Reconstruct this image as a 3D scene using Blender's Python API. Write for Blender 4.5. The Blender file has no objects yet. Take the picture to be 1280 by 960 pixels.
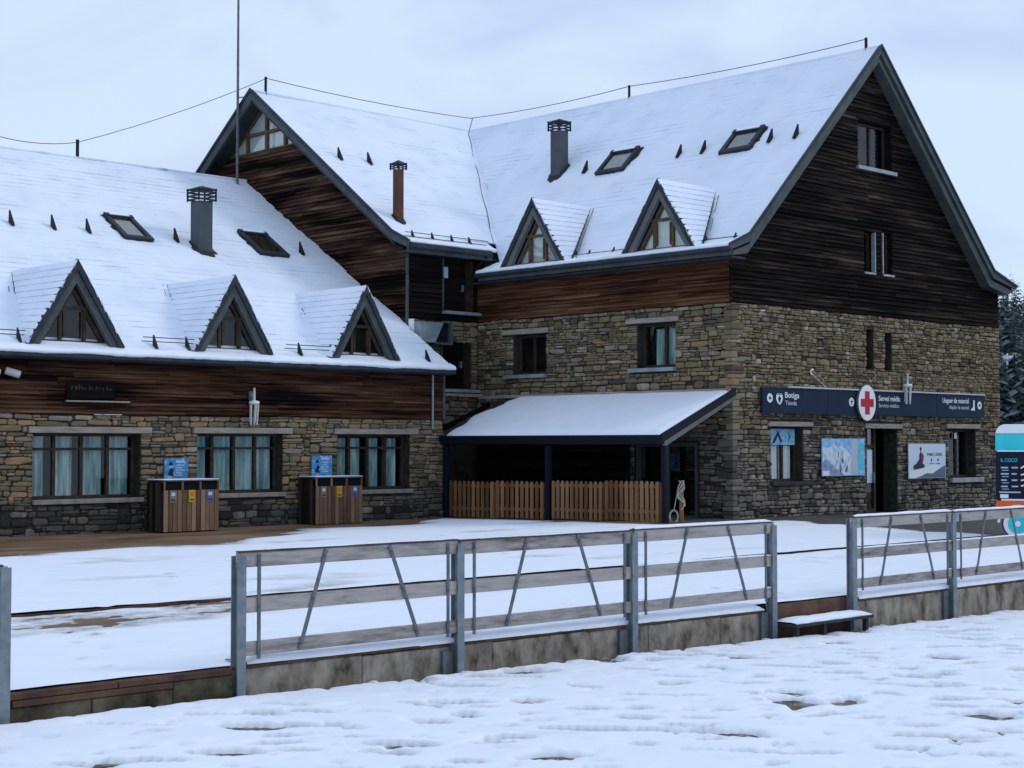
import bpy, bmesh, math, random
from mathutils import Vector, Matrix, noise
import numpy as np

random.seed(7)
scene = bpy.context.scene
COL = scene.collection
rad = math.radians

# ------------------------------------------------------------------ camera
cam_d = bpy.data.cameras.new('camera'); cam = bpy.data.objects.new('camera', cam_d); COL.objects.link(cam)
YAW, PITCH = 0.7983, 0.0372
cam_d.sensor_width = 36.0; cam_d.lens = 2006.4 / 1280 * 36.0
cam_d.clip_start = 0.1; cam_d.clip_end = 3000
fw = Vector((math.cos(YAW) * math.cos(PITCH), math.sin(YAW) * math.cos(PITCH), math.sin(PITCH)))
cam.location = (0, 0, 2.05); cam.rotation_euler = fw.to_track_quat('-Z', 'Y').to_euler()
scene.camera = cam

# ------------------------------------------------------------------ sky, sun, exposure
SUN_EL, SUN_AZ = rad(38), rad(150)          # high veiled sun, behind the camera's left shoulder
w = bpy.data.worlds.new('World'); scene.world = w; w.use_nodes = True
nt = w.node_tree; nt.nodes.clear()
out = nt.nodes.new('ShaderNodeOutputWorld'); bg = nt.nodes.new('ShaderNodeBackground'); bg.inputs[1].default_value = 0.1
sky = nt.nodes.new('ShaderNodeTexSky'); sky.sky_type = 'NISHITA'; sky.sun_disc = False
sky.sun_elevation = SUN_EL; sky.sun_rotation = rad(90) - SUN_AZ + rad(180)
tc = nt.nodes.new('ShaderNodeTexCoord'); mp = nt.nodes.new('ShaderNodeMapping'); mp.inputs['Scale'].default_value = (1, 1, 1.9)
mp.inputs['Location'].default_value = (2.15, 1.1, 0.6)
nz = nt.nodes.new('ShaderNodeTexNoise'); nz.inputs['Scale'].default_value = 5.5; nz.inputs['Detail'].default_value = 6; nz.inputs['Roughness'].default_value = 0.52
nz.inputs['Distortion'].default_value = 0.5
rp = nt.nodes.new('ShaderNodeValToRGB')
rp.color_ramp.elements[0].position = 0.33; rp.color_ramp.elements[0].color = (5.6, 6.8, 9.8, 1)
rp.color_ramp.elements[1].position = 0.56; rp.color_ramp.elements[1].color = (6.85, 8.35, 10.3, 1)
mx = nt.nodes.new('ShaderNodeMix'); mx.data_type = 'RGBA'; mx.inputs[0].default_value = 0.93
nt.links.new(tc.outputs['Generated'], mp.inputs[0]); nt.links.new(mp.outputs[0], nz.inputs['Vector'])
nt.links.new(nz.outputs[0], rp.inputs[0]); nt.links.new(sky.outputs[0], mx.inputs[6]); nt.links.new(rp.outputs[0], mx.inputs[7])
nt.links.new(mx.outputs[2], bg.inputs[0]); nt.links.new(bg.outputs[0], out.inputs[0])

sun_d = bpy.data.lights.new('sun', 'SUN'); sun_d.energy = 0.85; sun_d.angle = rad(14); sun_d.color = (1.0, 0.95, 0.88)
sun = bpy.data.objects.new('sun', sun_d); COL.objects.link(sun)
sd = Vector((math.cos(SUN_AZ + math.pi) * math.cos(SUN_EL), math.sin(SUN_AZ + math.pi) * math.cos(SUN_EL), math.sin(SUN_EL)))
sun.rotation_euler = sd.to_track_quat('Z', 'Y').to_euler(); sun.location = (0, 0, 40)

vs = scene.view_settings; vs.view_transform = 'Standard'; vs.look = 'None'; vs.exposure = 0.0; vs.gamma = 1.0; vs.use_curve_mapping = False

# ------------------------------------------------------------------ materials
def mat(name, ramp, rough=0.8, scale=3.0, detail=4, stretch=(1, 1, 1), bump=0.0, bscale=None, metal=0.0,
        per_obj=0.0, spec=0.12, island=False, rough2=None, blotch=0.0, dist=0.0):
    """ramp: list of (pos, rgb). noise(world position) + per-object random picks the colour."""
    m = bpy.data.materials.new(name); m.use_nodes = True; n = m.node_tree.nodes; l = m.node_tree.links
    b = n['Principled BSDF']; b.inputs['Roughness'].default_value = rough; b.inputs['Metallic'].default_value = metal
    b.inputs['Specular IOR Level'].default_value = spec
    if len(ramp) == 1 and not bump:
        b.inputs['Base Color'].default_value = (*ramp[0][1], 1); return m
    g = n.new('ShaderNodeNewGeometry'); mpn = n.new('ShaderNodeMapping'); mpn.inputs['Scale'].default_value = stretch
    l.new(g.outputs['Position'], mpn.inputs[0])
    vec = mpn.outputs[0]
    if per_obj:
        oi = n.new('ShaderNodeObjectInfo'); 
        ad = n.new('ShaderNodeMath'); ad.operation = 'MULTIPLY_ADD'
        l.new(oi.outputs['Random'], ad.inputs[0]); ad.inputs[1].default_value = 37.0
        if island: l.new(g.outputs['Random Per Island'], ad.inputs[2])
        else: ad.inputs[2].default_value = 0.0
        if island:
            a2 = n.new('ShaderNodeMath'); a2.operation = 'ADD'; l.new(oi.outputs['Random'], a2.inputs[0]); l.new(g.outputs['Random Per Island'], a2.inputs[1])
            fr = n.new('ShaderNodeMath'); fr.operation = 'FRACT'; l.new(a2.outputs[0], fr.inputs[0]); rnd = fr.outputs[0]
            cm = n.new('ShaderNodeMath'); cm.operation = 'MULTIPLY'; l.new(rnd, cm.inputs[0]); cm.inputs[1].default_value = 37.0; off = cm.outputs[0]
        else: rnd = oi.outputs['Random']; off = ad.outputs[0]
        va = n.new('ShaderNodeVectorMath'); va.operation = 'ADD'; l.new(vec, va.inputs[0]); l.new(off, va.inputs[1]); vec = va.outputs[0]
    t = n.new('ShaderNodeTexNoise'); t.inputs['Scale'].default_value = scale; t.inputs['Detail'].default_value = detail
    t.inputs['Roughness'].default_value = 0.6; t.inputs['Distortion'].default_value = dist
    l.new(vec, t.inputs['Vector']); fac = t.outputs[0]
    if per_obj:
        mxn = n.new('ShaderNodeMix'); mxn.inputs[0].default_value = per_obj; l.new(fac, mxn.inputs[2]); l.new(rnd, mxn.inputs[3]); fac = mxn.outputs[0]
    if blotch:
        tb = n.new('ShaderNodeTexNoise'); tb.inputs['Scale'].default_value = 0.55; tb.inputs['Detail'].default_value = 5; mb_ = n.new('ShaderNodeMapping'); mb_.inputs['Scale'].default_value = (0.5, 0.5, 5.5)
        l.new(g.outputs['Position'], mb_.inputs[0]); l.new(mb_.outputs[0], tb.inputs['Vector'])
        m1 = n.new('ShaderNodeMath'); m1.operation = 'MULTIPLY_ADD'; l.new(tb.outputs[0], m1.inputs[0]); m1.inputs[1].default_value = blotch; m1.inputs[2].default_value = -blotch * 0.5
        m2 = n.new('ShaderNodeMath'); m2.operation = 'ADD'; l.new(fac, m2.inputs[0]); l.new(m1.outputs[0], m2.inputs[1]); fac = m2.outputs[0]
    r = n.new('ShaderNodeValToRGB'); els = r.color_ramp.elements
    while len(els) < len(ramp): els.new(0.5)
    if len(ramp) == 1: els.remove(els[1])
    for e, (p, c) in zip(els, ramp): e.position = p; e.color = (*c, 1)
    l.new(fac, r.inputs[0]); l.new(r.outputs[0], b.inputs['Base Color'])
    if rough2 is not None:
        mr = n.new('ShaderNodeMapRange'); l.new(t.outputs[0], mr.inputs[0]); mr.inputs[1].default_value = 0.3; mr.inputs[2].default_value = 0.7
        mr.inputs[3].default_value = rough; mr.inputs[4].default_value = rough2; l.new(mr.outputs[0], b.inputs['Roughness'])
    if bump:
        t2 = n.new('ShaderNodeTexNoise'); t2.inputs['Scale'].default_value = bscale or scale * 4; t2.inputs['Detail'].default_value = 5
        l.new(vec, t2.inputs['Vector']); bm = n.new('ShaderNodeBump'); bm.inputs['Strength'].default_value = bump; bm.inputs['Distance'].default_value = 0.02
        l.new(t2.outputs[0], bm.inputs['Height']); l.new(bm.outputs[0], b.inputs['Normal'])
    return m

def flat(name, c, rough=0.6, metal=0.0, spec=0.15): return mat(name, [(0, c)], rough, metal=metal, spec=spec)

def stone_mat(name, lo, hi, zsplit, soft):
    """rubble: every stone its own tint; a damp grey plinth of other stone below about zsplit (laid so, with a ragged limit)."""
    m = mat(name, hi, 0.85, 5.0, 5, bump=0.9, bscale=24, per_obj=0.72, island=True, spec=0.08)
    n = m.node_tree.nodes; l = m.node_tree.links; b = n['Principled BSDF']
    r1 = [x for x in n if x.type == 'VALTORGB'][0]; src = r1.inputs[0].links[0].from_socket
    r2 = n.new('ShaderNodeValToRGB'); els = r2.color_ramp.elements
    while len(els) < len(lo): els.new(0.5)
    for e, (p, c) in zip(els, lo): e.position = p; e.color = (*c, 1)
    l.new(src, r2.inputs[0])
    g = n.new('ShaderNodeNewGeometry'); sp = n.new('ShaderNodeSeparateXYZ'); l.new(g.outputs['Position'], sp.inputs[0])
    t = n.new('ShaderNodeTexNoise'); t.inputs['Scale'].default_value = 0.55; t.inputs['Detail'].default_value = 4; l.new(g.outputs['Position'], t.inputs['Vector'])
    ma = n.new('ShaderNodeMath'); ma.operation = 'MULTIPLY_ADD'; l.new(t.outputs[0], ma.inputs[0]); ma.inputs[1].default_value = 3.2; ma.inputs[2].default_value = -1.6
    ad = n.new('ShaderNodeMath'); ad.operation = 'ADD'; l.new(ma.outputs[0], ad.inputs[0]); l.new(sp.outputs[2], ad.inputs[1])
    mr = n.new('ShaderNodeMapRange'); l.new(ad.outputs[0], mr.inputs[0]); mr.inputs[1].default_value = zsplit - soft; mr.inputs[2].default_value = zsplit + soft
    mx = n.new('ShaderNodeMix'); mx.data_type = 'RGBA'; l.new(mr.outputs[0], mx.inputs[0]); l.new(r2.outputs[0], mx.inputs[6]); l.new(r1.outputs[0], mx.inputs[7])
    l.new(mx.outputs[2], b.inputs['Base Color'])
    return m

M = {}
SNOW = (0.80, 0.83, 0.88)
M['snow'] = mat('snow', [(0.3, (0.76, 0.805, 0.90)), (0.7, (0.82, 0.855, 0.935))], 0.75, 2.0, 4, bump=0.12, bscale=7, spec=0.15)
M['roof_snow'] = mat('roof_snow', [(0.28, (0.66, 0.71, 0.82)), (0.5, (0.75, 0.80, 0.90)), (0.75, (0.80, 0.84, 0.92))], 0.8, 0.8, 6, bump=0.12, bscale=9, spec=0.1)
def thin_snow(name, dirt):
    m = mat(name, [(0.3, (0.76, 0.805, 0.90)), (0.7, (0.82, 0.855, 0.935))], 0.75, 2.0, 4, bump=0.25, bscale=14, spec=0.15)
    n = m.node_tree.nodes; l = m.node_tree.links; b = n['Principled BSDF']; c0 = b.inputs['Base Color'].links[0].from_socket
    at = n.new('ShaderNodeAttribute'); at.attribute_name = 'thin'
    g = n.new('ShaderNodeNewGeometry'); t = n.new('ShaderNodeTexNoise'); t.inputs['Scale'].default_value = 7.0; t.inputs['Detail'].default_value = 7; t.inputs['Roughness'].default_value = 0.7; l.new(g.outputs['Position'], t.inputs['Vector'])
    r = n.new('ShaderNodeValToRGB'); els = r.color_ramp.elements; els.new(0.5)
    for e, (p, c) in zip(els, dirt): e.position = p; e.color = (*c, 1)
    l.new(t.outputs[0], r.inputs[0])
    t2 = n.new('ShaderNodeMath'); t2.operation = 'MULTIPLY_ADD'; l.new(t.outputs[0], t2.inputs[0]); t2.inputs[1].default_value = 1.4; t2.inputs[2].default_value = -0.70
    ad = n.new('ShaderNodeMath'); ad.operation = 'MULTIPLY_ADD'; ad.use_clamp = True; l.new(at.outputs['Fac'], ad.inputs[0]); ad.inputs[1].default_value = 1.0
    sc = n.new('ShaderNodeMath'); sc.operation = 'MULTIPLY'; l.new(t2.outputs[0], sc.inputs[0]); l.new(at.outputs['Fac'], sc.inputs[1]); l.new(sc.outputs[0], ad.inputs[2])
    mx = n.new('ShaderNodeMix'); mx.data_type = 'RGBA'; l.new(ad.outputs[0], mx.inputs[0]); l.new(c0, mx.inputs[6]); l.new(r.outputs[0], mx.inputs[7]); l.new(mx.outputs[2], b.inputs['Base Color'])
    return m
M['field_snow'] = thin_snow('field_snow', [(0.35, (0.26, 0.25, 0.24)), (0.5, (0.45, 0.46, 0.48)), (0.65, (0.62, 0.66, 0.72))])
M['slush'] = thin_snow('trodden_snow', [(0.38, (0.22, 0.17, 0.14)), (0.5, (0.42, 0.42, 0.43)), (0.62, (0.60, 0.64, 0.70))])
M['riser'] = mat('snow_on_slate', [(0.30, (0.25, 0.28, 0.34)), (0.44, (0.6, 0.65, 0.75)), (0.55, (0.75, 0.80, 0.90))], 0.8, 1.6, 5, spec=0.1)
M['riser_dark'] = mat('slate_edge', [(0.32, (0.15, 0.18, 0.23)), (0.48, (0.36, 0.41, 0.50)), (0.62, (0.66, 0.71, 0.81))], 0.8, 2.4, 5, spec=0.1)
M['slate'] = mat('slate', [(0.3, (0.02, 0.023, 0.03)), (0.7, (0.045, 0.05, 0.06))], 0.7, 4, 4, bump=0.3)
M['mortar'] = mat('mortar', [(0.3, (0.02, 0.018, 0.016)), (0.7, (0.06, 0.053, 0.043))], 0.95, 6, 4, bump=0.5)
brown = [(0.10, (0.045, 0.042, 0.040)), (0.28, (0.11, 0.090, 0.055)), (0.42, (0.17, 0.135, 0.072)), (0.55, (0.12, 0.108, 0.085)), (0.66, (0.22, 0.15, 0.085)), (0.80, (0.16, 0.15, 0.12)), (0.96, (0.50, 0.43, 0.33))]
grey = [(0.12, (0.026, 0.026, 0.029)), (0.34, (0.075, 0.072, 0.070)), (0.50, (0.13, 0.12, 0.11)), (0.64, (0.18, 0.16, 0.135)), (0.80, (0.095, 0.094, 0.092)), (0.95, (0.46, 0.42, 0.36))]
def tint(rp_, k): return [(p, tuple(min(.8, c * f) for c, f in zip(col, k))) for p, col in rp_]
brown = tint(brown, (1.22, 1.20, 1.15)); grey = tint(grey, (1.28, 1.22, 1.12))
M['stone_wing'] = stone_mat('rubble_stone_wing', [(0.1, (0.018, 0.018, 0.02)), (0.42, (0.075, 0.07, 0.062)), (0.62, (0.125, 0.11, 0.09)), (0.8, (0.07, 0.07, 0.07)), (0.95, (0.34, 0.29, 0.23))],
                              [(0.10, (0.065, 0.06, 0.048)), (0.3, (0.15, 0.125, 0.078)), (0.46, (0.23, 0.17, 0.10)), (0.58, (0.14, 0.13, 0.10)), (0.70, (0.34, 0.21, 0.11)), (0.80, (0.20, 0.185, 0.16)), (0.93, (0.44, 0.38, 0.29))], 0.8, 0.25)
M['stone_main'] = stone_mat('rubble_stone_main', grey, brown, 2.6, 0.9)
def wood(name, ramp, per=0.14, rough=0.9, blotch=0.7): return mat(name, ramp, rough, 1.0, 8, stretch=(0.7, 0.7, 30), bump=0.8, bscale=3.0, per_obj=per, dist=0.8, spec=0.03, blotch=blotch)
M['wood_wing'] = wood('weathered_red_boards', [(0.34, (0.006, 0.005, 0.006)), (0.44, (0.035, 0.016, 0.011)), (0.53, (0.076, 0.034, 0.021)), (0.66, (0.122, 0.061, 0.036)), (0.80, (0.20, 0.13, 0.085))], blotch=1.0)
M['wood_long'] = wood('weathered_red_boards_long', [(0.32, (0.008, 0.005, 0.005)), (0.42, (0.05, 0.019, 0.011)), (0.53, (0.10, 0.042, 0.022)), (0.64, (0.155, 0.08, 0.042)), (0.78, (0.25, 0.165, 0.105))])
M['wood_gable'] = wood('blackened_boards', [(0.34, (0.003, 0.003, 0.004)), (0.48, (0.010, 0.008, 0.008)), (0.58, (0.026, 0.020, 0.015)), (0.70, (0.07, 0.055, 0.042)), (0.82, (0.22, 0.19, 0.16))], blotch=0.5)
M['wood_mid'] = wood('gable_boards_brown', [(0.36, (0.005, 0.004, 0.004)), (0.47, (0.026, 0.014, 0.010)), (0.56, (0.060, 0.033, 0.021)), (0.68, (0.108, 0.064, 0.040)), (0.82, (0.19, 0.135, 0.09))], blotch=1.2)
M['wood_dark'] = wood('dark_boards', [(0.3, (0.005, 0.004, 0.005)), (0.6, (0.016, 0.012, 0.011)), (0.85, (0.05, 0.04, 0.033))])
M['lintel'] = mat('lintel_wood', [(0.3, (0.20, 0.175, 0.145)), (0.7, (0.38, 0.34, 0.29))], 0.9, 2, 5, stretch=(1, 1, 12), bump=0.3)
M['sill'] = mat('stone_sill', [(0.3, (0.18, 0.16, 0.14)), (0.7, (0.33, 0.30, 0.265))], 0.9, 4, 5, bump=0.3)
M['zinc'] = mat('zinc_sheet', [(0.3, (0.20, 0.25, 0.27)), (0.7, (0.34, 0.40, 0.42))], 0.5, 3, 3, metal=0.3)
M['fascia'] = mat('slate_grey_fascia', [(0.3, (0.022, 0.028, 0.036)), (0.7, (0.045, 0.053, 0.062))], 0.6, 2, 4, bump=0.1)
M['verge'] = mat('grey_green_verge', [(0.3, (0.050, 0.062, 0.066)), (0.7, (0.095, 0.110, 0.112))], 0.7, 2, 5, bump=0.2)
M['verge_in'] = mat('soffit_board', [(0.3, (0.09, 0.10, 0.105)), (0.7, (0.15, 0.16, 0.16))], 0.7, 2, 5, bump=0.2)
M['frame'] = mat('brown_window_frame', [(0.3, (0.028, 0.020, 0.015)), (0.7, (0.062, 0.045, 0.034))], 0.6, 5, 3)
M['frame_tan'] = mat('tan_window_frame', [(0.3, (0.075, 0.052, 0.035)), (0.7, (0.13, 0.09, 0.062))], 0.6, 5, 3)
M['dark'] = flat('dark_interior', (0.006, 0.006, 0.007), 0.9)
M['curtain'] = mat('pale_teal_curtain', [(0.32, (0.12, 0.22, 0.23)), (0.5, (0.28, 0.42, 0.42)), (0.68, (0.58, 0.68, 0.66))], 0.9, 1.5, 3, stretch=(4, 4, 0.5))
M['sky_backing'] = mat('pale_sky_backing', [(0.3, (0.60, 0.62, 0.57)), (0.7, (0.72, 0.73, 0.68))], 0.9, 1.2, 3)  # pale sheet behind glass, its colour imitating sky reflected in the panes
M['chim'] = mat('chimney_sheet_grey', [(0.3, (0.055, 0.070, 0.080)), (0.7, (0.085, 0.10, 0.11))], 0.5, 2, 3, metal=0.2)
M['chim_red'] = mat('chimney_sheet_red', [(0.3, (0.085, 0.035, 0.028)), (0.7, (0.12, 0.052, 0.04))], 0.5, 2, 3, metal=0.1)
M['black'] = flat('black_metal', (0.012, 0.012, 0.014), 0.5)
M['pale_metal'] = flat('pale_louvre', (0.45, 0.48, 0.52), 0.5)
M['steel'] = mat('galvanised_steel', [(0.25, (0.13, 0.16, 0.19)), (0.5, (0.19, 0.225, 0.25)), (0.78, (0.26, 0.295, 0.32))], 0.55, 9, 5, metal=0.35, bump=0.05)
M['steel_dark'] = mat('struts_steel', [(0.3, (0.09, 0.105, 0.12)), (0.7, (0.17, 0.19, 0.205))], 0.55, 9, 5, metal=0.35)
M['rail'] = mat('grey_rail_wood', [(0.24, (0.07, 0.06, 0.056)), (0.36, (0.22, 0.20, 0.19)), (0.52, (0.33, 0.305, 0.29)), (0.75, (0.41, 0.385, 0.365))], 0.9, 2.2, 8, stretch=(1.4, 1.4, 9), bump=0.4, bscale=6, per_obj=0.15)
M['concrete'] = mat('stained_concrete', [(0.32, (0.060, 0.048, 0.035)), (0.44, (0.18, 0.155, 0.125)), (0.56, (0.28, 0.25, 0.21)), (0.72, (0.38, 0.345, 0.30))], 0.95, 3.2, 9, stretch=(1.4, 1.4, 0.8), bump=0.4, bscale=18)
M['corten'] = mat('rusty_edge', [(0.3, (0.04, 0.026, 0.022)), (0.55, (0.10, 0.055, 0.038)), (0.8, (0.17, 0.095, 0.06))], 0.85, 3, 6, bump=0.3)
M['soil'] = mat('thawed_ground', [(0.34, (0.055, 0.048, 0.04)), (0.5, (0.13, 0.115, 0.095)), (0.58, (0.22, 0.205, 0.19)), (0.68, (0.55, 0.57, 0.60))], 0.95, 9, 7, bump=0.5)
M['paving'] = mat('wet_brown_paving', [(0.3, (0.075, 0.045, 0.028)), (0.5, (0.175, 0.11, 0.068)), (0.72, (0.28, 0.20, 0.145))], 0.45, 0.7, 6, stretch=(0.6, 1.6, 1), rough2=0.7, bump=0.15, bscale=30)
M['asphalt'] = mat('wet_grey_paving', [(0.3, (0.055, 0.055, 0.055)), (0.7, (0.105, 0.10, 0.098))], 0.5, 1.2, 6, rough2=0.75, bump=0.2, bscale=40)
M['bin_wood'] = mat('bin_slats', [(0.25, (0.075, 0.043, 0.028)), (0.5, (0.19, 0.115, 0.072)), (0.8, (0.30, 0.20, 0.14))], 0.8, 1.2, 5, stretch=(10, 10, 1), per_obj=0.5, bump=0.3)
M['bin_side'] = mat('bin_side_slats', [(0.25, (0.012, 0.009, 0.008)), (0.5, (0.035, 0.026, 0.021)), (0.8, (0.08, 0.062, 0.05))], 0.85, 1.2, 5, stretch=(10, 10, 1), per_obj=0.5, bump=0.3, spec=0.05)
M['picket'] = mat('picket_wood', [(0.25, (0.12, 0.06, 0.03)), (0.5, (0.23, 0.12, 0.06)), (0.8, (0.32, 0.185, 0.10))], 0.8, 1.2, 5, stretch=(10, 10, 1), per_obj=0.5, bump=0.3)
M['navy'] = mat('navy_sign', [(0.3, (0.007, 0.018, 0.042)), (0.7, (0.011, 0.025, 0.055))], 0.6, 1.2, 3)
M['navy_truck'] = flat('navy_panel', (0.008, 0.011, 0.03), 0.5)
M['post_blue'] = flat('dark_blue_steel', (0.006, 0.009, 0.018), 0.6)
M['mossy'] = mat('mossy_wet_stone', [(0.32, (0.018, 0.016, 0.012)), (0.48, (0.06, 0.05, 0.034)), (0.62, (0.12, 0.105, 0.07)), (0.8, (0.2, 0.18, 0.14))], 0.9, 3, 7, bump=0.6, bscale=14)
M['white'] = mat('white_paint', [(0.3, (0.74, 0.75, 0.77)), (0.7, (0.82, 0.83, 0.84))], 0.6, 3, 3)
M['offwhite'] = flat('off_white', (0.55, 0.55, 0.52), 0.7)
M['lettering'] = flat('white_lettering', (0.72, 0.76, 0.80), 0.6)
M['lettering_dim'] = flat('pale_blue_lettering', (0.42, 0.50, 0.58), 0.6)
M['red'] = flat('red_cross', (0.46, 0.018, 0.045), 0.5)
M['cyan'] = mat('cyan_paint', [(0.3, (0.03, 0.50, 0.58)), (0.7, (0.06, 0.62, 0.68))], 0.35, 2, 3)
M['orange'] = flat('orange_paint', (0.75, 0.13, 0.02), 0.4)
M['tyre'] = flat('tyre', (0.02, 0.02, 0.02), 0.9)
M['blue_panel'] = mat('blue_panel', [(0.42, (0.045, 0.20, 0.42)), (0.55, (0.09, 0.30, 0.55)), (0.66, (0.30, 0.50, 0.72))], 0.5, 9, 3)
M['yellow'] = flat('yellow_label', (0.42, 0.33, 0.03), 0.6)
M['blue_lab'] = flat('blue_label', (0.11, 0.12, 0.30), 0.6)
M['grey_lab'] = flat('grey_label', (0.18, 0.17, 0.13), 0.6)
M['map_sky'] = mat('map_blue', [(0.35, (0.13, 0.38, 0.62)), (0.6, (0.30, 0.56, 0.78)), (0.75, (0.55, 0.72, 0.86))], 0.5, 5, 4)
M['map_snow'] = mat('map_slopes', [(0.35, (0.30, 0.45, 0.60)), (0.5, (0.55, 0.66, 0.76)), (0.65, (0.66, 0.74, 0.81))], 0.5, 6, 6)
M['map_shade'] = mat('map_shadow', [(0.35, (0.17, 0.22, 0.38)), (0.7, (0.34, 0.42, 0.58))], 0.5, 6, 4)
M['map_grey'] = flat('map_key', (0.45, 0.50, 0.60), 0.5)
M['poster'] = flat('poster_pale', (0.56, 0.66, 0.78), 0.5)
M['poster_hill'] = flat('poster_hill', (0.10, 0.15, 0.22), 0.5)
M['figure'] = flat('poster_figure', (0.03, 0.035, 0.06), 0.6)
M['fig_red'] = flat('poster_figure_red', (0.30, 0.03, 0.06), 0.6)
M['rope'] = mat('white_rope', [(0.3, (0.24, 0.23, 0.20)), (0.7, (0.46, 0.45, 0.41))], 0.9, 20, 3)
M['trunk'] = flat('bark', (0.03, 0.022, 0.018), 0.9)
M['needles'] = mat('needles', [(0.35, (0.012, 0.022, 0.020)), (0.65, (0.035, 0.055, 0.045))], 0.9, 0.8, 3, per_obj=0.3)
M['frost'] = mat('frosted_needles', [(0.3, (0.07, 0.095, 0.105)), (0.7, (0.20, 0.235, 0.26))], 0.9, 0.8, 3)

def glass_mat(name, f0):
    m = bpy.data.materials.new(name); m.use_nodes = True; n = m.node_tree.nodes; l = m.node_tree.links; n.clear()
    o = n.new('ShaderNodeOutputMaterial'); mxs = n.new('ShaderNodeMixShader'); tr = n.new('ShaderNodeBsdfTransparent'); tr.inputs[0].default_value = (0.95, 0.97, 0.965, 1)
    gl = n.new('ShaderNodeBsdfGlossy'); gl.inputs['Roughness'].default_value = 0.02; lw = n.new('ShaderNodeLayerWeight'); lw.inputs[0].default_value = 0.5
    pw = n.new('ShaderNodeMath'); pw.operation = 'POWER'; l.new(lw.outputs['Facing'], pw.inputs[0]); pw.inputs[1].default_value = 5.0
    ma = n.new('ShaderNodeMath'); ma.operation = 'MULTIPLY_ADD'; l.new(pw.outputs[0], ma.inputs[0]); ma.inputs[1].default_value = 1 - f0; ma.inputs[2].default_value = f0
    l.new(ma.outputs[0], mxs.inputs[0]); l.new(tr.outputs[0], mxs.inputs[1]); l.new(gl.outputs[0], mxs.inputs[2]); l.new(mxs.outputs[0], o.inputs[0])
    return m
M['glass'] = glass_mat('window_glass', 0.03)
M['glass_bright'] = glass_mat('reflective_glass', 0.10)

# ------------------------------------------------------------------ helpers
class Frame:
    """local frame on a surface: (a along, s up, d outward)"""
    def __init__(s, O, A, S, N): s.O, s.A, s.S, s.N = Vector(O), Vector(A).normalized(), Vector(S).normalized(), Vector(N).normalized()
    def __call__(s, a, z, d=0.0): return s.O + s.A * a + s.S * z + s.N * d
    def matrix(s):
        A = s.A.copy()
        if A.dot((-s.N).cross(s.S)) < 0: A = -A
        m = Matrix.Identity(4)
        for i, c in enumerate((A, -s.N, s.S)):
            for k in range(3): m[k][i] = c[k]
        return m

WF = Frame((0, 0, 0), (1, 0, 0), (0, 0, 1), (0, 1, 0))       # world: a=x, s=z, d=y

def tag(o, label=None, cat=None, group=None, kind=None):
    if label: o['label'] = label
    if cat: o['category'] = cat
    if group: o['group'] = group
    if kind: o['kind'] = kind
    return o
def thing(name, loc, label, cat, group=None):
    o = bpy.data.objects.new(name, None); o.location = loc; o.empty_display_size = 0.2; COL.objects.link(o)
    return tag(o, label, cat, group)
def world_loc(o):
    return Vector((0, 0, 0)) if o.parent else Vector(o.location)
def adopt(o, parent):
    if parent is not None:
        o.parent = parent
        if parent.parent is None and parent.type == 'EMPTY': o.matrix_parent_inverse = Matrix.Translation(-Vector(parent.location))
    return o
def link(name, me, parent=None):
    o = bpy.data.objects.new(name, me); COL.objects.link(o); return adopt(o, parent)

class MB:
    def __init__(s): s.v = []; s.f = []; s.mi = []; s.cur = 0
    def use(s, i): s.cur = i; return s
    def add(s, vs, fs):
        b = len(s.v); s.v += [tuple(x) for x in vs]; s.f += [tuple(b + i for i in f) for f in fs]; s.mi += [s.cur] * len(fs); return s
    def box(s, F, a0, a1, z0, z1, d0, d1):
        P = [F(a, z, d) for d in (d0, d1) for z in (z0, z1) for a in (a0, a1)]
        return s.add(P, [(0, 1, 3, 2), (4, 6, 7, 5), (0, 4, 5, 1), (2, 3, 7, 6), (0, 2, 6, 4), (1, 5, 7, 3)])
    def prism(s, F, pts, d0, d1):
        n = len(pts); P = [F(a, z, d0) for a, z in pts] + [F(a, z, d1) for a, z in pts]
        return s.add(P, [tuple(range(n)), tuple(range(2 * n - 1, n - 1, -1))] + [(i, (i + 1) % n, n + (i + 1) % n, n + i) for i in range(n)])
    def tube(s, p, q, r, n=6, r2=None):
        p, q = Vector(p), Vector(q); d = (q - p).normalized(); r2 = r if r2 is None else r2
        x = d.orthogonal().normalized(); y = d.cross(x)
        P = [p + (x * math.cos(2 * math.pi * i / n) + y * math.sin(2 * math.pi * i / n)) * r for i in range(n)]
        P += [q + (x * math.cos(2 * math.pi * i / n) + y * math.sin(2 * math.pi * i / n)) * r2 for i in range(n)]
        return s.add(P, [tuple(range(n - 1, -1, -1)), tuple(range(n, 2 * n))] + [(i, (i + 1) % n, n + (i + 1) % n, n + i) for i in range(n)])
    def disc(s, F, a, z, ra, rz, d0, d1, n=24):
        return s.prism(F, [(a + ra * math.cos(2 * math.pi * i / n), z + rz * math.sin(2 * math.pi * i / n)) for i in range(n)], d0, d1)
    def build(s, name, m, parent=None, fix=True, smooth=False, bevel=0.0):
        me = bpy.data.meshes.new(name); me.from_pydata(s.v, [], s.f)
        for k in (m if isinstance(m, (list, tuple)) else [m]): me.materials.append(M[k] if isinstance(k, str) else k)
        me.polygons.foreach_set('material_index', s.mi)
        if fix:
            bm = bmesh.new(); bm.from_mesh(me); bmesh.ops.recalc_face_normals(bm, faces=bm.faces)
            if bevel: bmesh.ops.bevel(bm, geom=bm.edges[:], offset=bevel, segments=1, affect='EDGES')
            bm.to_mesh(me); bm.free()
        if smooth: me.polygons.foreach_set('use_smooth', [True] * len(me.polygons))
        me.update()
        return link(name, me, parent)

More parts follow.
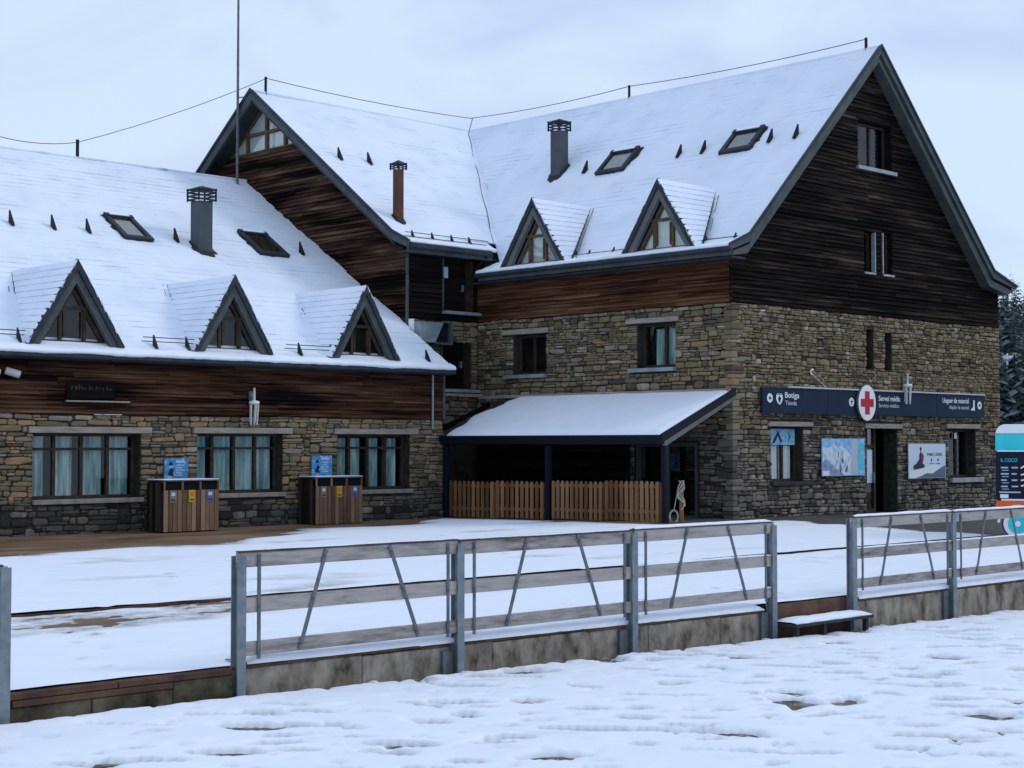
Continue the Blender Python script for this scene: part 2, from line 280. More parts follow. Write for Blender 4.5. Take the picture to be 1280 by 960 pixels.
def boxo(name, F, a0, a1, z0, z1, d0, d1, m, parent=None, bevel=0.0): return MB().box(F, a0, a1, z0, z1, d0, d1).build(name, m, parent, bevel=bevel)

def text_obj(name, body, F, a, z, d, height, width, m, parent, align='LEFT'):
    cu = bpy.data.curves.new(name, 'FONT'); cu.body = body; cu.size = 1.0; cu.extrude = 0.004; cu.offset = 0.008
    t = bpy.data.objects.new(name, cu); COL.objects.link(t)
    dg = bpy.context.evaluated_depsgraph_get(); me = bpy.data.meshes.new_from_object(t.evaluated_get(dg))
    bpy.data.objects.remove(t); bpy.data.curves.remove(cu)
    xs = [v.co.x for v in me.vertices]; wid = max(xs) - min(xs); x0 = min(xs)
    for v in me.vertices:
        c = v.co; v.co = F(a + (c.x - x0) / wid * width - (width if align == 'RIGHT' else 0), z + c.y * height / 0.72, d + c.z * 0.8)
    me.materials.clear(); me.materials.append(M[m]); me.update()
    return link(name, me, parent)

def nz3(x, y, z=0.0): return noise.noise(Vector((x, y, z)))
def smooth(x, a, b):
    t = min(1, max(0, (x - a) / (b - a))); return t * t * (3 - 2 * t)

# ---- wall panel with openings (backing wall, reveals)
def wall_panel(name, F, a0, a1, z0, z1, holes, depth, m, parent):
    A = sorted({a0, a1} | {h[0] for h in holes} | {h[1] for h in holes}); Z = sorted({z0, z1} | {h[2] for h in holes} | {h[3] for h in holes})
    mb = MB()
    for i in range(len(A) - 1):
        for j in range(len(Z) - 1):
            ca, cz = (A[i] + A[i + 1]) / 2, (Z[j] + Z[j + 1]) / 2
            if any(h[0] < ca < h[1] and h[2] < cz < h[3] for h in holes): continue
            mb.add([F(A[i], Z[j]), F(A[i + 1], Z[j]), F(A[i + 1], Z[j + 1]), F(A[i], Z[j + 1])], [(0, 1, 2, 3)])
            mb.add([F(A[i], Z[j], -depth), F(A[i + 1], Z[j], -depth), F(A[i + 1], Z[j + 1], -depth), F(A[i], Z[j + 1], -depth)], [(3, 2, 1, 0)])
    for (b0, b1, y0, y1) in holes:
        for p, q in (((b0, y0), (b1, y0)), ((b1, y0), (b1, y1)), ((b1, y1), (b0, y1)), ((b0, y1), (b0, y0))):
            mb.add([F(*p), F(*q), F(*q, -depth), F(*p, -depth)], [(0, 1, 2, 3)])
    for p, q in (((a0, z0), (a1, z0)), ((a1, z0), (a1, z1)), ((a1, z1), (a0, z1)), ((a0, z1), (a0, z0))):
        mb.add([F(*p), F(*q), F(*q, -depth), F(*p, -depth)], [(0, 1, 2, 3)])
    return mb.build(name, m, parent)

# ---- rubble stones
def stone_mesh(k, m):
    r = random.Random(100 + k); n = 9
    base = [(-.5, -.5), (0, -.5), (.5, -.5), (.5, 0), (.5, .5), (.12, .5), (-.2, .5), (-.5, .5), (-.5, .05)]
    def ring(inset, y, jit):
        return [(x * inset + r.uniform(-jit, jit), y, z * inset * (0.98) + r.uniform(-jit, jit)) for x, z in base]
    j = [(x * 0.955 + r.uniform(-.05, .03) * (1 if x > 0 else -1), z * 0.925 + r.uniform(-.10, .04) * (1 if z > 0 else -1)) for x, z in base]
    j = [((x * r.uniform(.80, .96), z * r.uniform(.78, .95)) if i in (0, 2, 4, 7) else (x, z)) for i, (x, z) in enumerate(j)]
    v = [(x, 0.1, z) for x, z in j] + [(x, -0.62, z) for x, z in j] + [(x * r.uniform(.80, .93), -0.95 - r.uniform(-.12, .12), z * r.uniform(.68, .86)) for x, z in j]
    v.append((r.uniform(-.1, .1), -1.05 - r.uniform(-.1, .15), r.uniform(-.1, .1)))
    f = []
    for q in (0, n):
        f += [(q + i, q + (i + 1) % n, q + n + (i + 1) % n, q + n + i) for i in range(n)]
    f += [(2 * n + i, 2 * n + (i + 1) % n, 3 * n) for i in range(n)]
    me = bpy.data.meshes.new('stone'); me.from_pydata(v, [], f); me.materials.append(M[m]); me.update(); return me

def lay_rubble(F, a0, a1, z0, z1, holes, hmean, wmean, seed):
    """returns list of (a, z, w, h, depth, roll)"""
    r = random.Random(seed); out = []; z = z0; blocked = []
    while z < z1 - 0.03:
        h = min(max(0.06, r.gauss(hmean, hmean * 0.42)), hmean * 2.0)
        if z1 - z - h < hmean * 0.5: h = z1 - z
        nb = []
        free = [(a0, a1)]
        for (b0, b1, y0, y1) in [q for q in holes if q[2] < z + h * 0.7 and q[3] > z + h * 0.3] + [(b[0], b[1], 0, 0) for b in blocked]:
            nf = []
            for (p, q) in free:
                if b1 <= p or b0 >= q: nf.append((p, q)); continue
                if b0 - p > 0.04: nf.append((p, b0))
                if q - b1 > 0.04: nf.append((b1, q))
            free = nf
        for (p, q) in free:
            a = p
            while a < q - 0.01:
                wd = max(0.10, r.gauss(wmean, wmean * 0.52)) * (0.75 + 0.5 * h / hmean * 0.5)
                if q - a - wd < wmean * 0.35: wd = q - a
                c = a + wd / 2; wob = 0.5 * hmean * nz3(c * 0.7, z * 1.3, seed)
                k = r.random()
                if k < 0.09 and wd < wmean * 1.2 and z + h * 2 < z1 and not any(b[0] < a + wd and b[1] > a and b[2] < z + 2.2 * h and b[3] > z for b in holes):
                    hh = h + hmean * 0.9; out.append((c, z + hh / 2 + wob, wd, hh, r.uniform(.025, .06), r.uniform(-.03, .03))); nb.append((a, a + wd))
                elif k < 0.30 and h > hmean * 0.95:
                    s = r.uniform(.38, .62); x = r.uniform(-.05, .05)
                    out.append((c, z + h * s / 2 + wob, wd, h * s, r.uniform(.02, .055), r.uniform(-.03, .03)))
                    if r.random() < .5: out.append((c, z + h * (s + 1) / 2 + wob, wd, h * (1 - s), r.uniform(.02, .055), r.uniform(-.03, .03)))
                    else:
                        u = r.uniform(.35, .65)
                        out.append((a + wd * u / 2, z + h * (s + 1) / 2 + wob, wd * u, h * (1 - s), r.uniform(.02, .055), 0))
                        out.append((a + wd * (u + 1) / 2, z + h * (s + 1) / 2 + wob, wd * (1 - u), h * (1 - s), r.uniform(.02, .055), 0))
                else: out.append((c, z + h / 2 + wob, wd, h, r.uniform(.02, .06), r.uniform(-.06, .06)))
                a += wd
        blocked = nb; z += h
    return [(F,) + s for s in out]

def place_stones(stones, wall_parts, thing_obj, m, seed):
    """300 biggest as objects under their wall, the rest one part of the thing"""
    r = random.Random(seed); meshes = [stone_mesh(seed * 20 + k, m) for k in range(18)]
    def size(s):
        p = s[0](s[1], s[2]); d = (p - cam.location).length; vis = 0.25 if (p.z < 2.3 and s[0] is FS and s[1] > 27) or (s[0] is FL and s[1] < 16.2) else 1
        return s[3] * s[4] / d / d * vis
    stones = sorted(stones, key=size, reverse=True)
    rest = MB()
    for i, (F, a, z, wd, h, dp, roll) in enumerate(stones):
        me = r.choice(meshes)
        mtx = Matrix.Translation(F(a, z)) @ F.matrix() @ Matrix.Rotation(roll, 4, 'Y') @ Matrix.Diagonal((wd * r.choice((-1, 1)), dp, h * r.choice((-1, 1)), 1))
        if i < 300:
            o = bpy.data.objects.new('stone', me); COL.objects.link(o); o.parent = wall_parts[F]; o.matrix_basis = mtx
        else:
            rest.add([mtx @ v.co for v in me.vertices], [tuple(p.vertices) for p in me.polygons])
    if rest.v: tag(rest.build('rubble_stones', m, thing_obj, fix=False), kind='stuff')

# ---- boards
def plank_mesh(m):
    v = [(-.5, .01, -.52), (.5, .01, -.52), (.5, .01, .52), (-.5, .01, .52), (-.5, -.058, -.52), (.5, -.058, -.52), (.5, -.014, .50), (-.5, -.014, .50)]
    me = bpy.data.meshes.new('plank'); me.from_pydata(v, [], [(4, 5, 6, 7), (0, 4, 7, 3), (1, 2, 6, 5), (0, 1, 5, 4), (3, 7, 6, 2)]); me.materials.append(M[m]); me.update(); return me
def boards(F, z0, z1, h, span, holes, m, parent, seed, lo=1.6, hi=4.2, d=0.0):
    r = random.Random(seed); me = plank_mesh(m); n = max(1, round((z1 - z0) / h)); h = (z1 - z0) / n
    for i in range(n):
        za = z0 + i * h; a0, a1 = span(za + h / 2)
        if a1 - a0 < 0.15: continue
        free = [(a0, a1)]
        for (b0, b1, y0, y1) in holes:
            if y0 < za + h * .85 and y1 > za + h * .15:
                nf = []
                for (p, q) in free:
                    if b1 <= p or b0 >= q: nf.append((p, q)); continue
                    if b0 - p > .03: nf.append((p, b0))
                    if q - b1 > .03: nf.append((b1, q))
                free = nf
        for (p, q) in free:
            a = p
            while a < q - 0.01:
                L = r.uniform(lo, hi)
                if q - a - L < lo * .5: L = q - a
                o = bpy.data.objects.new('plank', me); COL.objects.link(o); o.parent = parent
                o.matrix_basis = Matrix.Translation(F(a + L / 2, za + h / 2 + r.uniform(-.006, .006), d + r.uniform(0, .014))) @ F.matrix() @ Matrix.Rotation(r.uniform(-.0025, .0025), 4, 'Y') @ Matrix.Diagonal((L - .008, 1, h, 1))
                a += L

# ---- snowy roof in courses: P(s,a)->Vector, N normal
def roof_courses(name, P, N, svals, span, lift, riser_mats, parent, seg=0.6, jag=0.0, seed=1, mats=('roof_snow', 'riser')):
    r = random.Random(seed); mb = MB(); N = Vector(N)
    for i in range(len(svals) - 1):
        s0, s1 = svals[i], svals[i + 1]; a0, a1 = span(s0); b0, b1 = span(s1)
        j0, j1 = r.uniform(-jag, 0), r.uniform(-jag, jag * .2)
        a0 += abs(j0) * (0 if jag == 0 else 1); a1 += j1; b0 += abs(j0); b1 += j1
        n = max(1, int((a1 - a0) / seg)); lo, hi, ft = [], [], []
        for k in range(n + 1):
            t = k / n; x0 = a0 + (a1 - a0) * t; x1 = b0 + (b1 - b0) * t
            wv = 0.006 * nz3(x0 * 1.7, s0 * 2.3, seed) + 0.03 * nz3(x0 * .35, s0 * .5, seed + 5) + 0.012 * nz3(x0 * 1.1, s0 * 1.3, seed + 7) + r.uniform(-.002, .002)
            sj = r.uniform(-.008, .008)
            lo.append(P(s0 + sj, x0) + N * (lift + .0115 + wv)); hi.append(P(s1 + .02, x1) + N * (.010 + wv)); ft.append(P(s0 + sj, x0) + N * (-.02))
        b = len(mb.v); m1 = n + 1; mb.v += [tuple(q) for q in lo + hi + ft]
        for k in range(n):
            mb.f.append((b + k, b + k + 1, b + m1 + k + 1, b + m1 + k)); mb.mi.append(0)
            mb.f.append((b + 2 * m1 + k, b + 2 * m1 + k + 1, b + k + 1, b + k)); mb.mi.append(1)
        for k in (0, n): mb.f.append((b + k, b + m1 + k, b + 2 * m1 + k)); mb.mi.append(1)
    return mb.build(name, list(mats), parent, fix=False)

# ------------------------------------------------------------------ key dimensions (metres; terrace is z=0; x along the facades, y into depth)
VL, U0, ZSL = 33.09, 29.57, 2.72
U1, VR, UR, VM, ZSR = 32.26, 25.135, 45.58, 34.57, 5.63
FL = Frame((0, VL, 0), (1, 0, 0), (0, 0, 1), (0, -1, 0))      # wing facade
FG = Frame((0, VR, 0), (1, 0, 0), (0, 0, 1), (0, -1, 0))      # main gable facade
FS = Frame((U1, 0, 0), (0, 1, 0), (0, 0, 1), (-1, 0, 0))      # long side of main building
FM = Frame((U0, 0, 0), (0, 1, 0), (0, 0, 1), (-1, 0, 0))      # middle gable
FF = Frame((0, VM, 0), (1, 0, 0), (0, 0, 1), (0, -1, 0))      # middle recessed front
RIDGE_L = (42.48, 10.42); EAVE_L = (32.6, 4.13)
RIDGE_M_V, RIDGE_U, RZ = 41.64, 38.5, 13.15

def terr(u, v):
    su = 5.0 if u < 32 else 8.0; sv = 4.6 if v > 24.5 else 3.2
    z = 0.165 * math.exp(-.5 * ((u - 32) / su) ** 2 - .5 * ((v - 24.5) / sv) ** 2)
    return z - (0.03 if v < 17.9 else 0)

# ------------------------------------------------------------------ setting: ground, terrace, snow
def grid(name, us, vs, zf, m, skip=None, smooth_=True, thin=None):
    nu, nv = len(us), len(vs)
    V = [(u, v, zf(u, v)) for v in vs for u in us]
    Fc = [(j * nu + i, j * nu + i + 1, (j + 1) * nu + i + 1, (j + 1) * nu + i) for j in range(nv - 1) for i in range(nu - 1)]
    if skip: Fc = [f for f in Fc if not all(skip(V[i]) for i in f)]
    me = bpy.data.meshes.new(name); me.from_pydata(V, [], Fc); me.materials.append(M[m])
    if smooth_: me.polygons.foreach_set('use_smooth', [True] * len(Fc))
    if thin:
        at = me.attributes.new('thin', 'FLOAT', 'POINT'); at.data.foreach_set('value', [thin(v[0], v[1]) for v in V])
    me.update(); return link(name, me)
def lin(a, b, step): n = max(2, int(round((b - a) / step)) + 1); return [a + (b - a) * i / (n - 1) for i in range(n)]

def hill_z(x, y):
    r = math.hypot(x, y); h = 0.0
    if r > 72: h = (r - 72) * 0.088 + 1.2 * nz3(x * .02, y * .02)
    return h
def far_ground():
    V, Fc = [], []; rs = [0.5, 30, 72, 90, 110, 130, 160, 190, 220, 250, 275, 300, 400, 700, 1500]; n = 72
    for r_ in rs:
        for k in range(n):
            a = 2 * math.pi * k / n; x, y = r_ * math.cos(a), r_ * math.sin(a)
            hd = math.degrees(a); inside = smooth(hd, -70 + 360 if hd > 180 else -1, -50 + 360 if hd > 180 else 0) * (1 if hd < 80 or hd > 290 else 0)
            z = hill_z(x, y) if r_ < 270 else hill_z(x * 262 / r_, y * 262 / r_) - (r_ - 262) * 0.05
            V.append((x, y, -0.75 + max(0, z) * (1 if (hd < 78 or hd > 300) else 0)))
    for i in range(len(rs) - 1):
        for k in range(n): Fc.append((i * n + k, i * n + (k + 1) % n, (i + 1) * n + (k + 1) % n, (i + 1) * n + k))
    me = bpy.data.meshes.new('ground'); me.from_pydata(V, [], Fc); me.materials.append(M['snow']); me.update()
    return tag(link('ground', me), 'snow covered land running out to the wooded hillside', kind='structure')
far_ground()

def gz(u, v):                                  # bare ground of the lower snowfield
    z = -0.245 - 0.0185 * (u - 5.0) if u < 21 else -0.541 - 0.006 * (u - 21)
    return z - 0.012 * (12.4 - v) * 0.3
PR = {}
def trail(pts, seed, length=.30, width=.13, depth=.020, stride=.62):
    r = random.Random(seed); side = 1
    for (x0, y0), (x1, y1) in zip(pts[:-1], pts[1:]):
        L = math.hypot(x1 - x0, y1 - y0); dx, dy = (x1 - x0) / L, (y1 - y0) / L; t = 0
        while t < L:
            w_ = .12 * side + r.uniform(-.05, .05); a = math.atan2(dy, dx) + r.uniform(-.25, .25)
            x, y = x0 + dx * t - dy * w_, y0 + dy * t + dx * w_
            pr = (x, y, math.cos(a), math.sin(a), length * r.uniform(.85, 1.25), width * r.uniform(.85, 1.3), depth * r.uniform(.5, 1.25))
            for i in (-1, 0, 1):
                for j in (-1, 0, 1): PR.setdefault((int(math.floor(x / .4)) + i, int(math.floor(y / .4)) + j), []).append(pr)
            t += stride * r.uniform(.8, 1.2); side = -side
for k_, pts_ in enumerate(([(4, 11.3), (9, 11.5), (14, 11.2), (20, 11.6), (27, 11.0)], [(4, 10.6), (10, 10.9), (17.6, 11.9)], [(17.6, 12.2), (15, 9.5), (11, 7.5), (7, 7.0)], [(26, 9.9), (19, 10.3), (13, 10.2), (6, 9.4)], [(24, 8.2), (17, 8.9), (12, 8.6), (5, 8.3)], [(17.9, 12.2), (20, 10.0), (24, 9.2)], [(9, 5), (12, 7.2), (16, 8.0), (22, 7.4)])): trail(pts_, 90 + k_)
TPR_ = PR; PR = {}
for k_, pts_ in enumerate(([(17.7, 12.8), (20, 17), (26, 22), (33, 24.3), (38.5, 24.6)], [(7.4, 12.8), (9, 16), (14, 22), (20, 27)], [(17.6, 12.9), (19, 18), (22, 24), (25, 29.5)], [(9, 16.6), (15, 16.9), (22, 17.1), (30, 16.8)], [(28, 31), (27, 26), (30, 22)])): trail(pts_, 50 + k_, depth=.013)
TERR_PR, PR = PR, TPR_
def prints(tab, u, v):
    d = 0.0
    for (x, y, c, s_, L, W, dp) in tab.get((int(math.floor(u / .4)), int(math.floor(v / .4))), ()):
        a = (u - x) * c + (v - y) * s_; b = -(u - x) * s_ + (v - y) * c; q = math.sqrt((2 * a / L) ** 2 + (2 * b / W) ** 2)
        if q < 1.6: d = max(d, dp * (1 - smooth(q, .55, 1.05))) if q < 1.05 else d - dp * .05 * (1 - smooth(abs(q - 1.25), 0, .3)) * (1 if d <= 0 else 0)
    return d
def dips(u, v):
    p, q = u * .72 - v * .69, u * .69 + v * .72                 # wind-laid: drifts run along p
    t = 0.050 + 0.012 * nz3(p * .4, q * .6, 3) + 0.005 * nz3(p * 1.6, q * 2.1, 9) + 0.0018 * nz3(p * 7, q * 7, 19)
    cl = smooth(nz3(p * .28 + 4, q * .40 + 1.3, 21), -0.45, 0.05)
    k = 0.25 + 0.75 * cl
    d = nz3(p * 1.25, q * 2.6, 5); t -= k * (0.090 * smooth(d, 0.32, 0.46) + 0.004 * smooth(d, 0.05, 0.4))
    e = nz3(p * 2.0 + 11, q * 4.4, 7); t -= k * (0.085 * smooth(e, 0.31, 0.44) + 0.003 * smooth(e, 0.05, 0.4))
    f = nz3(p * 3.9 + 3, q * 7.7, 8); t -= k * 0.035 * smooth(f, 0.32, 0.5)
    return t - prints(PR, u, v)
tag(grid('lower_ground', lin(0, 34, .8), lin(-4, 12.6, .8), gz, 'soil'), kind='structure')
def snowz(u, v):
    t = dips(u, v)
    if v > 11.9:
        k = smooth(v, 11.9, 12.42); q = nz3(u * 1.7, 3.1, 2) + .5 * nz3(u * 6.3, v * 4, 4)
        t += 0.035 * k * (0.5 + q); t -= 0.19 * smooth(v, 12.24, 12.45) * smooth(q, -.5, .0)
    return gz(u, v) + t
tag(grid('snowfield', lin(3.5, 26, .06), lin(3.8, 12.47, .05), snowz, 'field_snow', thin=lambda u, v: 1 - smooth(snowz(u, v) - gz(u, v), -.002, .026)), kind='structure')
def rim(name, u0, u1, v0, v1): return tag(grid(name, lin(u0, u1, .5), lin(v0, v1, .5), lambda u, v: gz(u, v) + 0.045 + 0.02 * nz3(u * .5, v * .5, 3), 'snow'), kind='structure')
rim('snowfield', -6, 3.5, -6, 12.47); rim('snowfield', 3.5, 40, -6, 3.8); rim('snowfield', 26, 40, 3.8, 12.47)

# terrace paving
us_t = lin(2, 30.5, .5); us_p = lin(30.5, 60, .5)
lowv = lin(12.55, 17.88, .5)
upv = lin(17.92, 33.2, .5)
tag(grid('terrace', us_t, upv, terr, 'paving'), 'wet brown paved terrace in front of the lodge', kind='structure')
tag(grid('pavement', us_p, lin(17.92, 26, .5), terr, 'asphalt'), kind='structure')
tag(grid('terrace', lin(2, 60, .5), lowv, terr, 'paving'), kind='structure')
tag(grid('terrace', lin(29, 33, .5), lin(26, 35, .5), lambda u, v: terr(u, v) - .003, 'paving'), kind='structure')
mb = MB(); F0 = WF
for i in range(19):
    a0 = 2 + i * 3.05; mb.box(WF, a0, a0 + 3.03, -0.035, 0.006, 17.885, 17.925)
tag(mb.build('step_edge', 'corten'), kind='structure')

def bare(u, v):                                # metres into the snow-free zone (positive = bare)
    n = 0.55 * nz3(u * .45, v * .9, 31) + 0.25 * nz3(u * 1.6, v * 2.6, 33)
    vb = 28.4 + 2.9 * smooth(u, 18, 24) + 2.0 * smooth(u, 26, 29.5)
    b1 = v - vb + n * 1.3 if u < 30.4 else -9
    b2 = min(u - 33.2 + n, v - 17.0 + 0.35 * (u - 33) + n)
    b3 = min(u - 29.75, v - 24.9) + .1 * n
    b4 = min(u - 30.9 + n * .5, v - 24.5 + n * .4)
    return max(b1, b2, b3, b4)
def tsnow(u, v):
    t = 0.026 + 0.012 * nz3(u * .4, v * .4, 12) + 0.006 * nz3(u * 2.2, v * 2.2, 14)
    if v < 17.9:                               # trampled slush in front of the low step
        sl = smooth(v, 15.6, 16.9) * (1 - 0.75 * smooth(u, 12, 22)) * smooth(nz3(u * .25, v * .5, 41), -.6, -.1)
        t -= sl * (0.0215 + 0.016 * nz3(u * .8, v * 3, 15) + 0.010 * nz3(u * 4, v * 9, 16) + 0.005 * nz3(u * 9, v * 16, 18))
    else:
        t -= 0.012 * smooth(nz3(u * .3, v * .9, 17), 0.15, .5)
    b = bare(u, v)
    t -= smooth(b, -1.5, 0.25) * 0.05
    return t - prints(TERR_PR, u, v)
def tsz(u, v): return terr(u, v) + tsnow(u, v)
thn = lambda u, v: 1 - smooth(tsnow(u, v), 0.0, 0.021)
sk = lambda p: bare(p[0], p[1]) > 0.6
tag(grid('terrace_snow', lin(2, 40, .095), lin(12.56, 17.87, .05), tsz, 'slush', thin=thn), kind='structure')
tag(grid('terrace_snow', lin(2, 40, .14), lin(17.93, 33.05, .09), tsz, 'slush', sk, thin=thn), kind='structure')

# ------------------------------------------------------------------ shared building pieces
def window(parent, F, a0, a1, z0, z1, rec, mull, transom, fm='frame', curtains=None, cur_m='curtain', glass='glass', fw=0.07, name='window'):
    """parts under one window: frame bars, one pane per light, curtains"""
    bk = .26 if curtains else .14
    w_ = MB().box(F, a0, a1, z0, z1, -rec - bk - .02, -rec - bk).build(name, 'dark', parent)
    fb = MB(); d0, d1 = -rec - .05, -rec + .02
    for (p, q, y0, y1) in ((a0, a1, z0, z0 + fw), (a0, a1, z1 - fw, z1), (a0, a0 + fw, z0 + fw, z1 - fw), (a1 - fw, a1, z0 + fw, z1 - fw)): fb.box(F, p, q, y0, y1, d0, d1)
    for x in mull: fb.box(F, x - fw * .55, x + fw * .55, z0 + fw, z1 - fw, d0, d1 + .006)
    xs = [a0 + fw] + list(mull) + [a1 - fw]
    for t in transom:
        for i in range(len(xs) - 1): fb.box(F, xs[i] + (fw * .55 if i else 0), xs[i + 1] - (fw * .55 if i < len(xs) - 2 else 0), t - fw * .4, t + fw * .4, d0 + .004, d1)
    fb.build('frame', fm, w_)
    ys = [z0 + fw] + list(transom) + [z1 - fw]
    for i in range(len(xs) - 1):
        for j in range(len(ys) - 1): boxo('pane', F, xs[i], xs[i + 1], ys[j], ys[j + 1], -rec - .022, -rec - .016, glass, w_)
    if curtains:
        for (c0, c1, cz0, cz1) in curtains:
            n = max(6, int((c1 - c0) * 30)); mb = MB(); pts = []
            for k in range(n + 1):
                t = k / n; pts.append((c0 + (c1 - c0) * t, -rec - .11 + .05 * math.sin(t * (c1 - c0) * 42 + c0 * 9) + .02 * nz3(t * 9, c0, 3)))
            mb.add([F(a, z, d) for a, d in pts for z in (cz0, cz1)], [(2 * k, 2 * k + 2, 2 * k + 3, 2 * k + 1) for k in range(n)]); mb.build('curtain', cur_m, w_, fix=False, smooth=True)
    return w_

def snow_guard_mesh():
    v = [(-.035, -.12, 0), (.035, -.12, 0), (.035, .12, 0), (-.035, .12, 0), (-.012, .10, .42), (.012, .10, .42), (.012, .14, .42), (-.012, .14, .42)]
    me = bpy.data.meshes.new('snow_guard'); me.from_pydata(v, [], [(0, 1, 2, 3), (4, 7, 6, 5), (0, 4, 5, 1), (1, 5, 6, 2), (2, 6, 7, 3), (3, 7, 4, 0)]); me.materials.append(M['black']); me.update(); return me
GUARD = snow_guard_mesh()
def guard(R, a, s, parent, sc=1.0):
    o = bpy.data.objects.new('snow_guard', GUARD); COL.objects.link(o); o.parent = parent
    m = Matrix.Identity(4)
    up = R.S
    hz = Vector((up.x, up.y, 0)).normalized()
    for i, c in enumerate((R.A, hz, Vector((0, 0, 1)))):
        for k in range(3): m[k][i] = c[k]
    o.matrix_basis = Matrix.Translation(R(a, s, 0.0) - Vector((0, 0, .02))) @ m @ Matrix.Diagonal((sc, sc, sc, 1))

def skylight(R, a0, a1, s0, s1, parent, back='verge_in'):  # default grey backing lightens the pane like reflected sky
    k = boxo('skylight', R, a0, a1, s0, s1, -.05, .037, back, parent); f = MB(); w_ = .09
    f.box(R, a0 - .04, a1 + .04, s0 - .05, s0 + w_, -.03, .11).box(R, a0 - .04, a1 + .04, s1 - w_, s1 + .06, -.03, .13).box(R, a0 - .04, a0 + w_, s0 + w_, s1 - w_, -.03, .105).box(R, a1 - w_, a1 + .04, s0 + w_, s1 - w_, -.03, .105)
    r_ = random.Random(int(a0 * 13)); pts = []
    for i in range(40):
        an = 2 * math.pi * i / 40; ca_, sa_ = math.cos(an), math.sin(an); mxx = max(abs(ca_), abs(sa_)); e_ = r_.uniform(.03, .16) if sa_ > -.3 else r_.uniform(.03, .08)
        pts.append(((a0 + a1) / 2 + ca_ / mxx * ((a1 - a0) / 2 + e_), (s0 + s1) / 2 + sa_ / mxx * ((s1 - s0) / 2 + e_)))
    MB().prism(R, pts, -.02, .036).build('flashing', 'slate', k)
    f.build('frame', 'fascia', k); boxo('pane', R, a0 + w_, a1 - w_, s0 + w_, s1 - w_, .06, .068, 'glass_bright', k)
    boxo('snow_patch', R, a0 + .1, a1 - .1, s1 - .06, s1 + .07, .131, .15, 'snow', k)
    return k

def chimney(x, y, zb, zt, side, cap, m, parent, R=None):
    h = side / 2; c = cap / 2; L = Frame((x, y, 0), (1, 0, 0), (0, 0, 1), (0, 1, 0)); hc = .34 * cap / .55
    b = boxo('chimney', L, -h, h, zb, zt - hc, -h, h, m, parent, bevel=.01)
    o_ = Vector((x, y, 0)) - R.O; pa = o_.dot(R.A); hz = Vector((R.S.x, R.S.y, 0)); ps = o_.dot(hz) / hz.dot(hz); r_ = random.Random(int(x * 7)); k = h / hz.length
    pts = []
    for i in range(22):
        an = 2 * math.pi * i / 22; q = r_.uniform(1.25, 1.7); pts.append((pa + h * 1.25 * q * math.cos(an) * .85, ps + k * 1.25 * q * math.sin(an) - h * .25))
    MB().prism(R, pts, -.02, .042).build('flashing', 'slate', b)
    for i in range(3):
        z = zt - hc + .02 + i * hc * .27; k_ = c * .9; lv = MB()
        for (p, q, d0, d1) in ((-k_, k_, -k_, -k_ + .02), (-k_, k_, k_ - .02, k_), (-k_, -k_ + .02, -k_ + .02, k_ - .02), (k_ - .02, k_, -k_ + .02, k_ - .02)): lv.box(L, p, q, z, z + hc * .12, d0, d1)
        lv.build('louvre', 'fascia', b)
    for sx in (-1, 1):
        for sy in (-1, 1): boxo('cap_post', L, sx * c * .9 - .02, sx * c * .9 + .02, zt - hc, zt - .02, sy * c * .9 - .02, sy * c * .9 + .02, 'black', b)
    q = MB(); q.add([L(-c, zt - .04, -c), L(c, zt - .04, -c), L(c, zt - .04, c), L(-c, zt - .04, c), L(0, zt + .07, 0), L(-c, zt - .07, -c), L(c, zt - .07, -c), L(c, zt - .07, c), L(-c, zt - .07, c)],
                    [(0, 1, 4), (1, 2, 4), (2, 3, 4), (3, 0, 4), (5, 8, 7, 6), (0, 5, 6, 1), (1, 6, 7, 2), (2, 7, 8, 3), (3, 8, 5, 0)]); q.build('cap', 'fascia', b)
    return b

